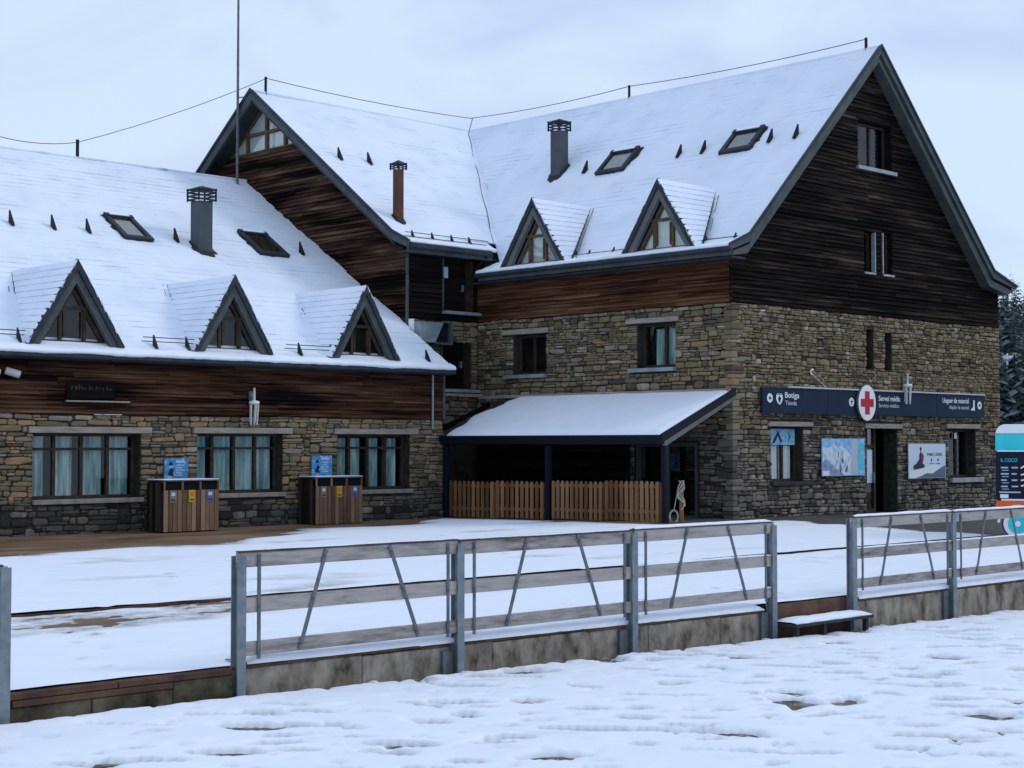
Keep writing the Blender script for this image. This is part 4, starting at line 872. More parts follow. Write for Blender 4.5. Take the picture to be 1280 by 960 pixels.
# ridge posts and the lightning cable
for (x, y, z0, z1) in ((29.67, RIDGE_M_V, 13.08, 13.68), (RIDGE_U, 34.1, 13.1, 13.58), (RIDGE_U, 25.19, 13.1, 13.50)): MB().tube((x, y, z0), (x, y, z1), .045).build('ridge_post', 'black', roofM)
def cable(parent, pts, sag, r=.014, nm='lightning_cable'):
    mb = MB()
    for p, q in zip(pts[:-1], pts[1:]):
        p, q = Vector(p), Vector(q); n = 7; pr = p
        for i in range(1, n + 1):
            t = i / n; c = p.lerp(q, t) - Vector((0, 0, sag * 4 * t * (1 - t))); mb.tube(pr, c, r, 4); pr = c
    return mb.build(nm, 'steel_dark', parent)
cable(roofM, [(21.0, RIDGE_L[0], 10.76), (23.57, RIDGE_L[0], 10.9), (29.67, RIDGE_M_V, 13.62)], .12)
cable(roofM, [(29.67, RIDGE_M_V, 13.64), (38.3, 41.4, 13.55), (RIDGE_U, 34.1, 13.55), (RIDGE_U, 25.19, 13.46)], .10)
VL0 = lambda z, o: Vector((uval(z) + o * .6, vval(z) - o * .6, z + .07))
c_ = MB()
for o in (-.12, .16):
    pr = VL0(12.9, o)
    for i in range(1, 12):
        z = 12.9 - (12.9 - 8.0) * i / 11; q = VL0(z, o + .03 * math.sin(i * 1.7)); c_.tube(pr, q, .016, 4); pr = q
c_.tube((38.35, 41.35, 13.55), VL0(12.9, -.12), .014, 4); c_.build('valley_cable', 'steel_dark', roofM)
# openings: gable attic window, slit windows
w_ = window(lodge, FG, 37.94, 39.61, 9.82, 11.08, .22, [38.85], [], 'frame', None, fw=.06)
boxo('sill', FG, 37.84, 39.78, 9.70, 9.80, -.2, .12, 'zinc', w_); boxo('lintel', FG, 37.86, 39.68, 11.11, 11.20, -.02, .06, 'wood_gable', w_)
for x0, x1, z0, z1, tr in ((38.19, 38.67, 6.86, 7.98, 1), (39.11, 39.61, 6.86, 8.01, 0)):
    w_ = window(lodge, FG, x0, x1, z0, z1, .16, [], [], 'frame', None, fw=.05); boxo('sill', FG, x0 - .02, x1 + .04, z0 - .07, z0 - .015, -.1, .085, 'zinc', w_)
    xt = x1 - .0 if tr else x0 - .04
    boxo('side_trim', FG, xt, xt + .045, z0, z1, -.05, .07, 'zinc', w_)
for (x0, x1, z0, z1) in GH[3:]: window(lodge, FG, x0 + .005, x1 - .005, z0, z1, .28, [], [], 'frame', None, fw=.04)
# ground floor of the gable
w1 = window(lodge, FG, 33.86, 35.24, 1.06, 2.48, .22, [34.62], [], 'frame', [(33.93, 34.56, 1.1, 2.0), (34.70, 35.15, 1.1, 2.0)], 'white')
boxo('window_poster', FG, 33.92, 35.16, 2.02, 2.44, -.19, -.185, 'map_sky', w1)
mb = MB()
mb.prism(FG, [(34.15, 2.06), (34.42, 2.40), (34.62, 2.10), (34.52, 2.08), (34.42, 2.26), (34.28, 2.06)], -.184, -.182).prism(FG, [(34.78, 2.40), (34.98, 2.24), (34.84, 2.06), (34.92, 2.24)], -.184, -.182); mb.build('poster_print', 'figure', w1)
boxo('lintel', FG, 33.71, 35.65, 2.50, 2.625, -.05, .085, 'lintel', w1, bevel=.012); boxo('sill', FG, 33.82, 35.64, .95, 1.05, -.2, .12, 'slate', w1, bevel=.012)
w2 = window(lodge, FG, 42.61, 44.13, 1.04, 2.48, .26, [43.45], [], 'frame', [(43.05, 43.4, 1.1, 2.4)], 'wood_mid')
boxo('lintel', FG, 42.41, 44.36, 2.50, 2.64, -.05, .085, 'lintel', w2, bevel=.012); boxo('sill', FG, 42.6, 44.42, .89, 1.03, -.2, .14, 'zinc', w2, bevel=.012)
boxo('notice', FG, 43.28, 43.42, 2.2, 2.38, -.2, -.195, 'white', w2)
mb = MB().box(FG, 38.23, 39.79, .05, 2.46, -.85, -.83); dr = mb.build('door', 'dark', lodge)
fr = MB().box(FG, 38.23, 38.32, .05, 2.46, -.32, -.22).box(FG, 38.98, 39.06, .05, 2.46, -.32, -.22).box(FG, 38.32, 38.98, 1.93, 2.02, -.315, -.225).box(FG, 38.32, 38.98, .05, .22, -.315, -.225).box(FG, 38.63, 38.67, 2.02, 2.46, -.31, -.23); fr.build('frame', 'frame', dr)
boxo('pane', FG, 38.32, 38.98, .22, 1.93, -.275, -.27, 'glass', dr); boxo('pane', FG, 38.32, 38.98, 2.02, 2.46, -.275, -.27, 'glass_bright', dr)
boxo('handle', FG, 38.92, 38.96, .95, 1.25, -.22, -.18, 'steel', dr); boxo('notice', FG, 39.22, 39.4, 1.5, 1.82, -.78, -.77, 'yellow', dr)
boxo('notice', FG, 38.68, 38.95, .95, 1.88, -.262, -.258, 'poster', dr); boxo('notice', FG, 38.34, 38.50, 1.1, 1.88, -.262, -.258, 'map_shade', dr)
boxo('lintel', FG, 38.12, 40.02, 2.475, 2.61, -.05, .085, 'lintel', dr, bevel=.012)
boxo('threshold', FG, 38.0, 40.0, -.02, .085, -.6, .12, 'sill', dr)
# side windows
wa = window(lodge, FS, 31.71, 33.02, 4.04, 5.16, .24, [32.4], [], 'frame', None); boxo('lintel', FS, 31.6, 33.47, 5.18, 5.33, -.05, .085, 'lintel', wa, bevel=.012); boxo('sill', FS, 31.68, 33.30, 3.92, 4.02, -.2, .15, 'zinc', wa)
wb = window(lodge, FS, 26.99, 28.29, 4.07, 5.23, .24, [27.5], [], 'frame', [(27.02, 27.95, 4.1, 5.1)], 'curtain'); boxo('lintel', FS, 26.85, 28.67, 5.25, 5.38, -.05, .085, 'lintel', wb, bevel=.012); boxo('sill', FS, 26.95, 28.53, 3.95, 4.05, -.2, .15, 'zinc', wb)
# recess doors with sills, duct hood
for (x0, x1, z0, z1, zs) in ((30.84, 32.04, 5.92, 7.41, 5.80), (30.79, 31.97, 3.67, 5.03, 3.54)):
    d_ = boxo('door', FF, x0, x1, z0, z1, -.30, -.26, 'wood_dark', lodge); boxo('pane', FF, x0 + .25, x0 + .48, z1 - .52, z1 - .2, -.262, -.25, 'poster' if z0 > 5 else 'dark', d_)
    boxo('jamb', FF, x0, x0 + .05, z0, z1, -.25, .05, 'verge', d_); boxo('jamb', FF, x1 - .05, x1, z0, z1, -.25, .05, 'frame', d_); boxo('sill', FF, x0 - .02, x1 + .22, zs, zs + .09, -.2, .22, 'zinc', d_)
    boxo('handle', FF, x1 - .2, x1 - .15, z0 + .6, z0 + .8, -.25, -.18, 'steel', d_)
hd = MB(); FH_ = Frame((0, 34.5, 0), (1, 0, 0), (0, 0, 1), (0, -1, 0))
hd.prism(FH_, [(29.62, 4.92), (30.20, 4.92), (30.52, 5.50), (29.62, 5.50)], 0, .40); hood = hd.build('duct_hood', 'zinc', lodge, bevel=.01)
boxo('duct_flange', FH_, 29.55, 29.61, 4.84, 5.58, -.02, .16, 'white', hood); MB().box(FH_, 30.22, 30.86, 4.88, 4.94, 0, .40).box(FH_, 30.80, 30.86, 4.94, 5.50, 0, .40).box(FH_, 30.53, 30.86, 5.5, 5.55, 0, .40).build('duct_frame', 'verge', hood)
boxo('duct_panel', FH_, 30.24, 30.79, 4.95, 5.49, .0, .25, 'post_blue', hood)
boxo('ledge', FF, U0, U1, 3.42, 3.50, -.05, .25, 'lintel', lodge)

# --- lean-to canopy
ca = math.atan2(1.12, 2.86); CE = (29.40, 2.25); RC = Frame((CE[0], 0, CE[1]), (0, 1, 0), (math.cos(ca), 0, math.sin(ca)), (-math.sin(ca), 0, math.cos(ca))); LC = math.hypot(1.12, 2.86)
can = boxo('canopy', RC, 25.05, 33.3, .02, LC - .02, -.10, -.01, 'slate', lodge)
mb = MB(); nu_, nv_ = 16, 70; V = []
def can_end(s): return 32.72 + .10 * math.sin(s * 5) + .42 * math.sin(min(1, max(0, s) / LC) * math.pi) + .05 * math.sin(s * 17)
for i in range(nu_ + 1):
    s = -.03 + (LC - .02) * i / nu_; ve = can_end(s)
    for j in range(nv_ + 1):
        v = 25.02 + (ve - 25.02) * j / nv_; edge = min(j, nv_ - j, 2) / 2
        V.append(RC(v, s, .015 + .055 * edge + .012 * nz3(s * 2, v * 2, 6) if (j not in (0, nv_) and i != 0) else -.005))
mb.add(V, [(i * (nv_ + 1) + j, i * (nv_ + 1) + j + 1, (i + 1) * (nv_ + 1) + j + 1, (i + 1) * (nv_ + 1) + j) for i in range(nu_) for j in range(nv_)]); mb.build('snow_cover', 'snow', can, fix=False, smooth=True)
boxo('fascia', RC, 25.0, 33.0, -.06, -.005, -.20, .02, 'post_blue', can); FCN = Frame((0, 25.05, 0), (1, 0, 0), (0, 0, 1), (0, -1, 0))
MB().prism(FCN, [(CE[0] - .05, CE[1] + .03), (U1 - .03, 3.46), (U1 - .03, 3.28), (CE[0] - .05, CE[1] - .16)], .01, .07).build('verge_board', 'post_blue', can)
MB().prism(FCN, [(CE[0] + .0, CE[1] - .17), (U1 - .03, 3.275), (U1 - .03, 3.17), (CE[0] + .12, CE[1] - .25)], -.03, .05).build('verge_board', 'verge_in', can)
boxo('wall_flashing', FS, 25.1, 34.4, 3.36, 3.45, .085, .14, 'lintel', can)
MB().box(WF, 29.48, 29.66, 2.02, 2.13, 25.2, 34.4).build('beam', 'wood_dark', can)
for v in (25.0, 28.93, 32.85): boxo('post', WF, 29.53, 29.67, terr(29.6, v) - .02, 2.02, v + .03, v + .17, 'post_blue', can, bevel=.01)
for k in range(9): v = 25.6 + k * 1.05; MB().box(RC, v, v + .09, .1, LC - .05, -.22, -.105).build('rafter', 'wood_dark', can)
# dark boarding added for the deep shade under the canopy; glazed door beside it
lb = boxo('shade_boarding', FS, 28.5, 34.4, .05, 2.75, .09, .13, 'wood_dark', lodge)
boards(FS, .1, 2.72, .17, lambda z: (28.5, 34.4), [], 'wood_dark', lb, 51, 2, 4, .12)
ld = boxo('lobby_door', FS, 26.25, 28.35, .1, 2.08, -.40, -.36, 'dark', lodge); fr = MB()
for v in (26.25, 27.25, 28.25): fr.box(FS, v, v + .1, .1, 2.08, -.1, .02)
fr.box(FS, 26.35, 28.25, 1.98, 2.08, -.1, .015).box(FS, 26.35, 28.25, .1, .2, -.1, .015); fr.build('frame', 'chim', ld); boxo('pane', FS, 26.35, 28.25, .2, 1.98, -.05, -.045, 'glass', ld)

# ================================================================== railings along the terrace edge
VP = 12.45
FP = Frame((0, VP, 0), (1, 0, 0), (0, 0, 1), (0, -1, 0))
def post(parent, u, zt, zb, plate=True):
    mb = MB(); mb.box(FP, u - .047, u + .047, zb, zt, .045, .056).box(FP, u - .047, u + .047, zb, zt, -.056, -.045).box(FP, u - .006, u + .006, zb, zt, -.045, .045)
    p = mb.build('post', 'steel', parent)
    if plate: boxo('base_plate', FP, u - .19, u - .05, zb + .06, -.10, -.052, -.012, 'steel_dark', p)
    return p
def snowy_bar(name, a0, a1, zb, d0, d1, h, parent, seed, rag=.01, zf=None):
    """rounded band of snow lying along a beam"""
    n = max(4, int((a1 - a0) / .12)); mb = MB(); prof = [(d0, 0), (d0 - .004, h * .6), (d0 + (d1 - d0) * .25, h), (d0 + (d1 - d0) * .75, h), (d1 + .004, h * .6), (d1, 0)]; k = len(prof); V = []
    for i in range(n + 1):
        a = a0 + (a1 - a0) * i / n; t = (1 + .22 * nz3(a * 2.3, seed) + .12 * nz3(a * 7, seed)) * (0.35 if i in (0, n) else 1)
        zq = zf(a) if zf else zb; V += [FP(a, zq + z * t, d + rag * nz3(a * 5, seed, j)) for j, (d, z) in enumerate(prof)]
    mb.add(V, [(i * k + j, i * k + j + 1, (i + 1) * k + j + 1, (i + 1) * k + j) for i in range(n) for j in range(k - 1)]); return mb.build(name, 'snow', parent, fix=False, smooth=True)
def strut(parent, a0, z0, a1, z1, w_=.04):
    dx, dz = a1 - a0, z1 - z0; L = math.hypot(dx, dz); px, pz = -dz / L * w_ / 2, dx / L * w_ / 2
    s = MB().prism(FP, [(a0 - px, z0 - pz), (a0 + px, z0 + pz), (a1 + px, z1 + pz), (a1 - px, z1 - pz)], .034, .046)
    for t in (.06, .5, .94): s.tube(FP(a0 + dx * t, z0 + dz * t, .044), FP(a0 + dx * t, z0 + dz * t, .056), .011, 6)
    s.build('strut', 'steel_dark', parent)
def railing(label, posts, zt, gb, snow_from):
    t = thing('railing', (posts[0], VP, gb(posts[0])), label, 'railing')
    for u in posts: post(t, u, zt, gb(u), u > posts[0] and u != 6.27)
    ov = .03
    for i, (p, q) in enumerate(zip(posts[:-1], posts[1:])):
        for k, (z0, z1) in enumerate(((.90, 1.04), (.485, .625), (.085, .215))):
            r_ = random.Random(int(p * 10) + k); dz = r_.uniform(-.006, .006)
            b = MB().box(FP, p - (ov if i == 0 and k == 0 else -.012), q - .012 if i < len(posts) - 2 else q + (ov if k == 0 else -.012), z0 + dz, z1 + dz, -.012, .030).build('rail', 'rail', t, bevel=.006)
            if k == 0: boxo('cover_strip', FP, p - .02, q - .016, z1 + dz + .001, z1 + dz + .012, -.022, .040, 'corten', b)
            if p >= snow_from: snowy_bar('snow', p + .02, q - .03, z1 + dz + (.0125 if k == 0 else .0), -.016, .032, .032 if k == 0 else .018, b, p + k)
            elif k == 0: snowy_bar('snow', p + .3, q - .2, z1 + dz + .0125, -.012, .024, .010, b, p + k)
        L = q - p
        strut(t, p + .2, .05, p + .2, 1.02, .036); strut(t, q - .17, .05, q - .17, 1.02, .036)
        strut(t, p + L * .245, .10, p + L * .36, 1.03, .04); strut(t, p + L * .79, .10, p + L * .65, 1.03, .04)
    return t
gb = lambda u: gz(u, 12.3) - .05
railing('three bay steel and grey plank railing on the long concrete kerb', [8.60, 11.34, 14.08, 16.77], 1.01, gb, 13.0)
railing('steel and grey plank railing with snowy top rail beside the snowy step', [18.58, 21.16, 23.75, 26.35], 1.03, gb, 0)
railing('steel post ending the railing before the rusty terrace edge', [3.55, 6.27], 1.03, gb, 0)

def kz(a): return -.004 - .0088 * max(0, min(a - 8.6, 8.2))
def kerb(label, a0, a1, zt, m, snow, joints, seed):
    t = thing('retaining_wall', ((a0 + a1) / 2, VP, gz(a0, 12.3)), label, 'wall')
    r = random.Random(seed); a = a0
    while a < a1 - .05:
        L = min(r.uniform(*joints), a1 - a); L = a1 - a if a1 - a - L < .5 else L
        boxo('concrete_block', FP, a, a + L - .006, -.75, kz(a + L / 2) - .032 + r.uniform(-.004, .004), -.14, -.075 + .02 + r.uniform(-.004, .004), m, t, bevel=.008); a += L
    a = a0
    while a < a1 - .05:
        L = min(r.uniform(1.6, 2.6), a1 - a); L = a1 - a if a1 - a - L < .6 else L
        boxo('coping', FP, a, a + L - .008, kz(a + L / 2) - .030, kz(a + L / 2) + r.uniform(-.003, .003), -.14, -.045 + r.uniform(-.004, .006), 'corten', t, bevel=.004); a += L
    if snow: snowy_bar('snow_band', a0 + .17, a1 - .03, kz((a0 + a1) / 2) + .004, -.40, -.045, .085, t, seed, .015, kz)
    return t
kerb('long stained concrete kerb wall with a snow band under the three bay railing', 8.56, 16.70, 0.0, 'concrete', True, (1.3, 3.2), 1)
kerb('stained concrete kerb wall with snow band running right from the snowy step', 18.64, 36.0, -.01, 'concrete', True, (1.0, 2.4), 2)
t = thing('retaining_wall', (7.4, VP, -.3), 'low rusty beam and stone terrace edge without railing', 'wall')
for (a0, a1, z0, z1, d, m) in ((6.33, 7.35, -.075, -.02, .0, 'corten'), (7.36, 8.53, -.075, -.02, .004, 'corten'), (6.36, 7.9, -.135, -.08, .012, 'corten'), (6.30, 7.1, -.6, -.14, -.01, 'mossy'), (7.105, 7.9, -.6, -.14, .004, 'mossy'), (7.91, 8.55, -.6, -.08, .0, 'mossy')):
    boxo('edge_beam' if m == 'corten' else 'stone_block', FP, a0, a1, z0, z1, -.14, d, m, t, bevel=.006)
boxo('retaining_wall', FP, 2.0, 6.22, -.6, -.02, -.14, -.02, 'concrete'); tag(bpy.data.objects[-1] if False else [o for o in COL.objects if o.name.startswith('retaining_wall') and o.type == 'MESH'][-1], 'plain concrete kerb behind the end post of the railing', 'wall')
# step in the gap
t = thing('wooden_step', (17.7, 12.25, -.5), 'low step with snow on it in the gap between the railings', 'step')
boxo('tread', FP, 16.86, 18.62, -.285, -.245, -.05, .32, 'slate', t, bevel=.006)
for a in (16.95, 17.55, 18.15, 18.52): boxo('leg', FP, a, a + .06, -.7, -.286, .2, .26, 'slate', t)
boxo('back_board', FP, 16.84, 18.56, -.62, -.03, -.14, -.055, 'corten', t)
snowy_bar('snow', 16.88, 18.60, -.246, -.05, .30, .055, t, 5, .02)

# ================================================================== recycling bins and information panels by the wing
def bin_(x, y, rz, label):
    t = thing('recycling_bin', (x, y, terr(x, y)), label, 'bin', 'slatted recycling bins by the wing')
    L = Frame((x, y, 0), (1, 0, 0), (0, 0, 1), (0, -1, 0)); W, D, Hh = 1.50, .72, 1.22; hw = W / 2
    body = boxo('body', L, -hw + .03, hw - .03, .02, 1.19, -D + .03, -.03, 'dark', t)
    n = 12; sw_ = W / n
    for i in range(n): boxo('slat', L, -hw + i * sw_ + .008, -hw + (i + 1) * sw_ - .008, .03 + random.uniform(0, .01), .98, -.028, .0 + random.uniform(-.004, .004), 'bin_wood', t)
    m = 6; sd2 = D / m
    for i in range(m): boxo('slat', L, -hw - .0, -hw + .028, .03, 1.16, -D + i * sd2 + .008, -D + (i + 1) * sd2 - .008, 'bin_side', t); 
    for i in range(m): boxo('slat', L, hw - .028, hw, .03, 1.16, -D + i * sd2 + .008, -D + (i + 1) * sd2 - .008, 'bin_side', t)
    for i in range(4): xx = -hw + i * (W - .05) / 3; boxo('divider', L, xx, xx + .05, .98, 1.18, -.10, .004, 'bin_wood', t)
    boxo('lid', L, -hw - .02, hw + .02, 1.19, 1.215, -D - .02, .02, 'steel_dark', t)
    mb = MB(); mb.box(L, -hw + .0, hw, 1.216, 1.232, -D, .0); mb.build('snow', 'snow', t, bevel=.006)
    for i, mm in enumerate(('grey_lab', 'yellow', 'blue_lab')):
        xx = -hw + W * (i + .5) / 3; q = boxo('sticker', L, xx - .085, xx + .085, .70, .98, .008, .012, mm, t)
        boxo('print', L, xx - .05, xx + .05, .85, .93, .0125, .014, 'offwhite' if mm != 'yellow' else 'orange', q); boxo('print', L, xx - .06, xx + .06, .74, .77, .0125, .014, 'figure', q)
bin_(20.68, 31.85, 0, 'slatted wooden recycling bin below the blue panel between first and second window')
bin_(25.34, 32.28, 0, 'slatted wooden recycling bin below the blue panel beside the third window')
for (a0, a1, z0, z1, lab) in ((20.66, 21.30, 1.18, 1.70, 'blue information panel on wall between first and second wing window'), (25.0, 25.64, 1.2, 1.74, 'blue information panel on wall just left of the third wing window')):
    t = thing('information_panel', ((a0 + a1) / 2, VL - .1, z0), lab, 'sign')
    boxo('board', FL, a0, a1, z0, z1, .09, .115, 'blue_panel', t); boxo('back_frame', FL, a0 - .015, a1 + .015, z0 - .015, z1 + .015, .075, .089, 'verge_in', t)
    mb = MB(); mb.box(FL, a0 + .30, a0 + .55, z1 - .10, z1 - .05, .1155, .117)
    for i in range(5): mb.box(FL, a0 + .32, a0 + .32 + random.uniform(.12, .25), z1 - .17 - i * .06, z1 - .15 - i * .06, .1155, .117)
    mb.build('lettering', 'lettering_dim', t); MB().prism(FL, [(a0 + .08, z0 + .12), (a0 + .16, z0 + .30), (a0 + .26, z0 + .26), (a0 + .22, z0 + .20), (a0 + .25, z0 + .10)], .1155, .117).prism(FL, [(a0 + .1, z0 + .36), (a0 + .17, z0 + .46), (a0 + .24, z0 + .36)], .1155, .117).build('pictogram', 'navy', t)

# carved wooden sign, wall lamps, floodlights
t = thing('carved_sign', (18.7, VL - .1, 3.06), 'dark carved wooden name board on the red brown boarding', 'sign')
boxo('board', FL, 18.10, 19.33, 3.07, 3.45, .07, .115, 'wood_dark', t, bevel=.01)
mb = MB(); r = random.Random(5); a = 18.2
while a < 19.22: 
    mb.box(FL, a, a + .022, 3.27, 3.27 + r.uniform(.06, .12), .116, .124).box(FL, a + .022, a + .055, 3.27 + r.uniform(0, .08), 3.29 + r.uniform(0, .08), .116, .124); a += r.uniform(.07, .10)
mb.build('carving', 'frame', t); boxo('ledge', FL, 18.08, 19.7, 3.0, 3.035, .06, .14, 'lintel', t)

def ski_lamp(F, a, zt, zb, label):
    t = thing('wall_lamp', F(a, zb, .25), label, 'lamp'); zc = zt - (zt - zb) * .42; d = .22
    MB().tube(F(a, zt, d), F(a, zc, d), .028, 8, .036).tube(F(a, zt - .18, d), F(a, zt - .18, .02), .02, 6).build('stem', 'offwhite', t)
    boxo('bracket', F, a - .05, a + .05, zt - .30, zt - .08, .05, .10, 'verge_in', t)
    c = MB(); nseg = 14
    ctr = F(a, zc, d); V = []
    for (rr_, zz) in ((.02, .075), (.12, .055), (.135, .02), (.125, -.02), (.03, -.03)):
        V += [F(a + rr_ * math.cos(2 * math.pi * i / nseg), zc + zz, d + rr_ * math.sin(2 * math.pi * i / nseg)) for i in range(nseg)]
    c.add(V, [(k * nseg + i, k * nseg + (i + 1) % nseg, (k + 1) * nseg + (i + 1) % nseg, (k + 1) * nseg + i) for k in range(4) for i in range(nseg)]); c.build('cap', 'white', t, smooth=True)
    for i in range(5):
        an = 2 * math.pi * i / 5 + .5; p0 = F(a + .10 * math.cos(an), zc - .03, d + .10 * math.sin(an)); p1 = F(a + .085 * math.cos(an) - .02, zb + .05 * (i % 2), d + .085 * math.sin(an))
        MB().tube(p0, p1, .030, 6, .022).build('slat', 'offwhite', t)
ski_lamp(FL, 23.13, 3.43, 2.52, 'white wall lamp with hanging slats above the middle wing window')
ski_lamp(FG, 40.05, 4.06, 3.18, 'white wall lamp with hanging slats above the dark blue shop sign')
for a, dz, lab in ((16.25, .02, 'pale cylinder floodlight on red boarding by the far end of the wing'), (16.72, 0, 'pale cylinder floodlight on red boarding nearest the carved sign')):
    t = thing('floodlight', FL(a, 3.55, .1), lab, 'lamp')
    MB().tube(FL(a - .14, 3.66 + dz, .16), FL(a + .16, 3.57 + dz, .24), .085, 14).build('housing', 'offwhite', t); MB().tube(FL(a, 3.62, .02), FL(a, 3.62, .16), .03, 6).build('bracket', 'verge_in', t)

# ================================================================== shop sign, red cross, posters on the gable
t = thing('shop_sign', (38.8, VR - .12, 2.85), 'long dark blue sign board with white lettering over the shop door', 'sign')
for i, (p, q) in enumerate(((33.32, 36.2), (36.205, 39.0), (39.005, 41.7), (41.705, 44.44))): boxo('panel', FG, p, q, 2.84, 3.50 + i * .003, .09, .15 + (i % 2) * .003, 'navy', t)
boxo('light_strip', FG, 34.4, 44.44, 3.515, 3.555, .10, .19, 'pale_metal', t); boxo('top_rail', FG, 33.32, 34.38, 3.515, 3.54, .10, .17, 'verge', t)
def disc_icon(a, z): 
    b = MB().disc(FG, a, z, .12, .12, .154, .162).build('icon_disc', 'lettering', t); return b
b = disc_icon(33.62, 3.23); MB().prism(FG, [(33.56, 3.23), (33.63, 3.29), (33.63, 3.25), (33.68, 3.25), (33.68, 3.21), (33.63, 3.21), (33.63, 3.17)], .163, .166).build('arrow', 'navy', b)
s_ = MB().prism(FG, [(33.90, 3.32), (33.96, 3.36), (34.03, 3.33), (34.10, 3.36), (34.16, 3.32), (34.17, 3.20), (34.10, 3.10), (34.03, 3.06), (33.96, 3.10), (33.89, 3.20)], .154, .162).build('shield_emblem', 'lettering', t)
MB().prism(FG, [(34.03, 3.30), (34.10, 3.22), (34.03, 3.10), (33.96, 3.22)], .163, .166).box(FG, 33.92, 34.14, 3.315, 3.33, .163, .166).build('emblem_mark', 'navy', s_)
text_obj('lettering', 'Botiga', FG, 34.28, 3.25, .156, .15, .62, 'lettering', t); text_obj('lettering', 'Tienda', FG, 34.29, 3.06, .156, .12, .50, 'lettering_dim', t)
b = disc_icon(37.32, 3.19); MB().prism(FG, [(37.32, 3.26), (37.38, 3.19), (37.34, 3.19), (37.34, 3.12), (37.30, 3.12), (37.30, 3.19), (37.26, 3.19)], .163, .166).build('arrow', 'navy', b)
text_obj('lettering', 'Servei mèdic', FG, 38.66, 3.25, .157, .15, 1.10, 'lettering', t); text_obj('lettering', 'Servicio médico', FG, 38.66, 3.07, .157, .11, 1.03, 'lettering_dim', t)
text_obj('lettering', 'Lloguer de material', FG, 43.52, 3.26, .157, .15, 1.48, 'lettering', t, 'RIGHT'); text_obj('lettering', 'Alquiler de material', FG, 43.52, 3.08, .157, .11, 1.12, 'lettering_dim', t, 'RIGHT')
MB().prism(FG, [(43.66, 3.05), (43.86, 3.05), (43.86, 3.36), (43.78, 3.36), (43.78, 3.16), (43.66, 3.09)], .157, .163).build('boot_icon', 'lettering', t)
b = disc_icon(44.15, 3.21); MB().prism(FG, [(44.22, 3.21), (44.15, 3.27), (44.15, 3.23), (44.09, 3.23), (44.09, 3.19), (44.15, 3.19), (44.15, 3.15)], .163, .166).build('arrow', 'navy', b)
t2 = thing('red_cross_sign', (37.97, VR - .2, 2.70), 'white round sign with red cross mounted over the shop sign', 'sign')
MB().disc(FG, 37.97, 3.18, .42, .49, .175, .235, 40).build('disc', 'white', t2); MB().disc(FG, 37.97, 3.18, .44, .51, .17, .228, 40).build('rim', 'steel_dark', t2)
MB().box(FG, 37.86, 38.08, 2.86, 3.50, .236, .244).box(FG, 37.66, 37.859, 3.07, 3.29, .236, .244).box(FG, 38.081, 38.28, 3.07, 3.29, .236, .244).build('cross', 'red', t2)

t = thing('piste_map', (37, VR - .1, 1.18), 'pale blue mountain piste map board left of the shop door', 'sign')
boxo('board', FG, 35.98, 38.0, 1.18, 2.19, .09, .115, 'map_sky', t)
MB().prism(FG, [(36.0, 1.20), (37.35, 1.20), (37.35, 1.75), (37.1, 1.88), (36.9, 2.02), (36.75, 1.94), (36.5, 2.06), (36.25, 1.92), (36.0, 1.98)], .1155, .117).build('slopes_print', 'map_snow', t)
MB().prism(FG, [(36.0, 1.20), (37.0, 1.20), (36.55, 1.40), (36.15, 1.66), (36.0, 1.56)], .1175, .119).build('shadow_print', 'map_shade', t)
boxo('key_print', FG, 37.36, 37.66, 1.22, 2.14, .1155, .117, 'map_grey', t); boxo('corner_print', FG, 36.0, 36.3, 1.19, 1.32, .1195, .121, 'lettering', t)
mb = MB(); r = random.Random(9)
for i in range(16):
    a = r.uniform(36.2, 37.25); z = r.uniform(1.42, 1.9); mb.prism(FG, [(a, z), (a + .015, z), (a + .015 + r.uniform(-.14, .14), z - r.uniform(.1, .26)), (a + r.uniform(-.1, .1), z - r.uniform(.12, .2))], .1172, .1178)
mb.build('piste_lines', 'map_shade', t, fix=False)
mb = MB()
for i in range(3): mb.box(FG, 37.72, 37.95, 1.32 + i * .28, 1.50 + i * .28, .1155, .117)
mb.build('panel_print', 'cyan', t)
t = thing('poster', (41.2, VR - .1, 1.05), 'pale poster of snow sled rider between shop door and right window', 'poster')
boxo('board', FG, 40.24, 42.24, 1.05, 2.05, .09, .115, 'poster', t)
MB().prism(FG, [(40.26, 1.06), (42.22, 1.06), (42.22, 1.36), (41.6, 1.45), (41.1, 1.36), (40.7, 1.30), (40.26, 1.26)], .1155, .117).build('snow_print', 'lettering', t)
MB().prism(FG, [(40.6, 1.06), (42.22, 1.06), (42.22, 1.42), (42.0, 1.36), (41.5, 1.18), (41.2, 1.20), (40.9, 1.12)], .1175, .119).build('hill_print', 'poster_hill', t)
MB().prism(FG, [(40.50, 1.30), (41.06, 1.36), (41.10, 1.42), (40.98, 1.48), (40.96, 1.72), (40.88, 1.84), (40.80, 1.72), (40.80, 1.60), (40.62, 1.46), (40.48, 1.42)], .1195, .121).disc(FG, 40.88, 1.90, .05, .06, .1195, .121, 10).build('rider_print', 'figure', t)
MB().prism(FG, [(40.90, 1.56), (41.02, 1.54), (41.04, 1.70), (40.98, 1.78), (40.90, 1.74)], .1215, .123).build('jacket_print', 'fig_red', t)
text_obj('lettering', 'PARC LÚDIC', FG, 41.24, 1.70, .117, .085, .82, 'navy', t)
mb = MB()
for i in range(2): mb.disc(FG, 41.46 + i * .36, 1.58, .04, .04, .1155, .118, 10).box(FG, 41.34 + i * .36, 41.58 + i * .36, 1.46, 1.48, .1155, .118)
mb.build('small_print', 'figure', t)
t = thing('cable_hook', (35.0, VR - .1, 3.9), 'white cable loop on the wall above the shop sign', 'cable')
mb = MB(); pr = None
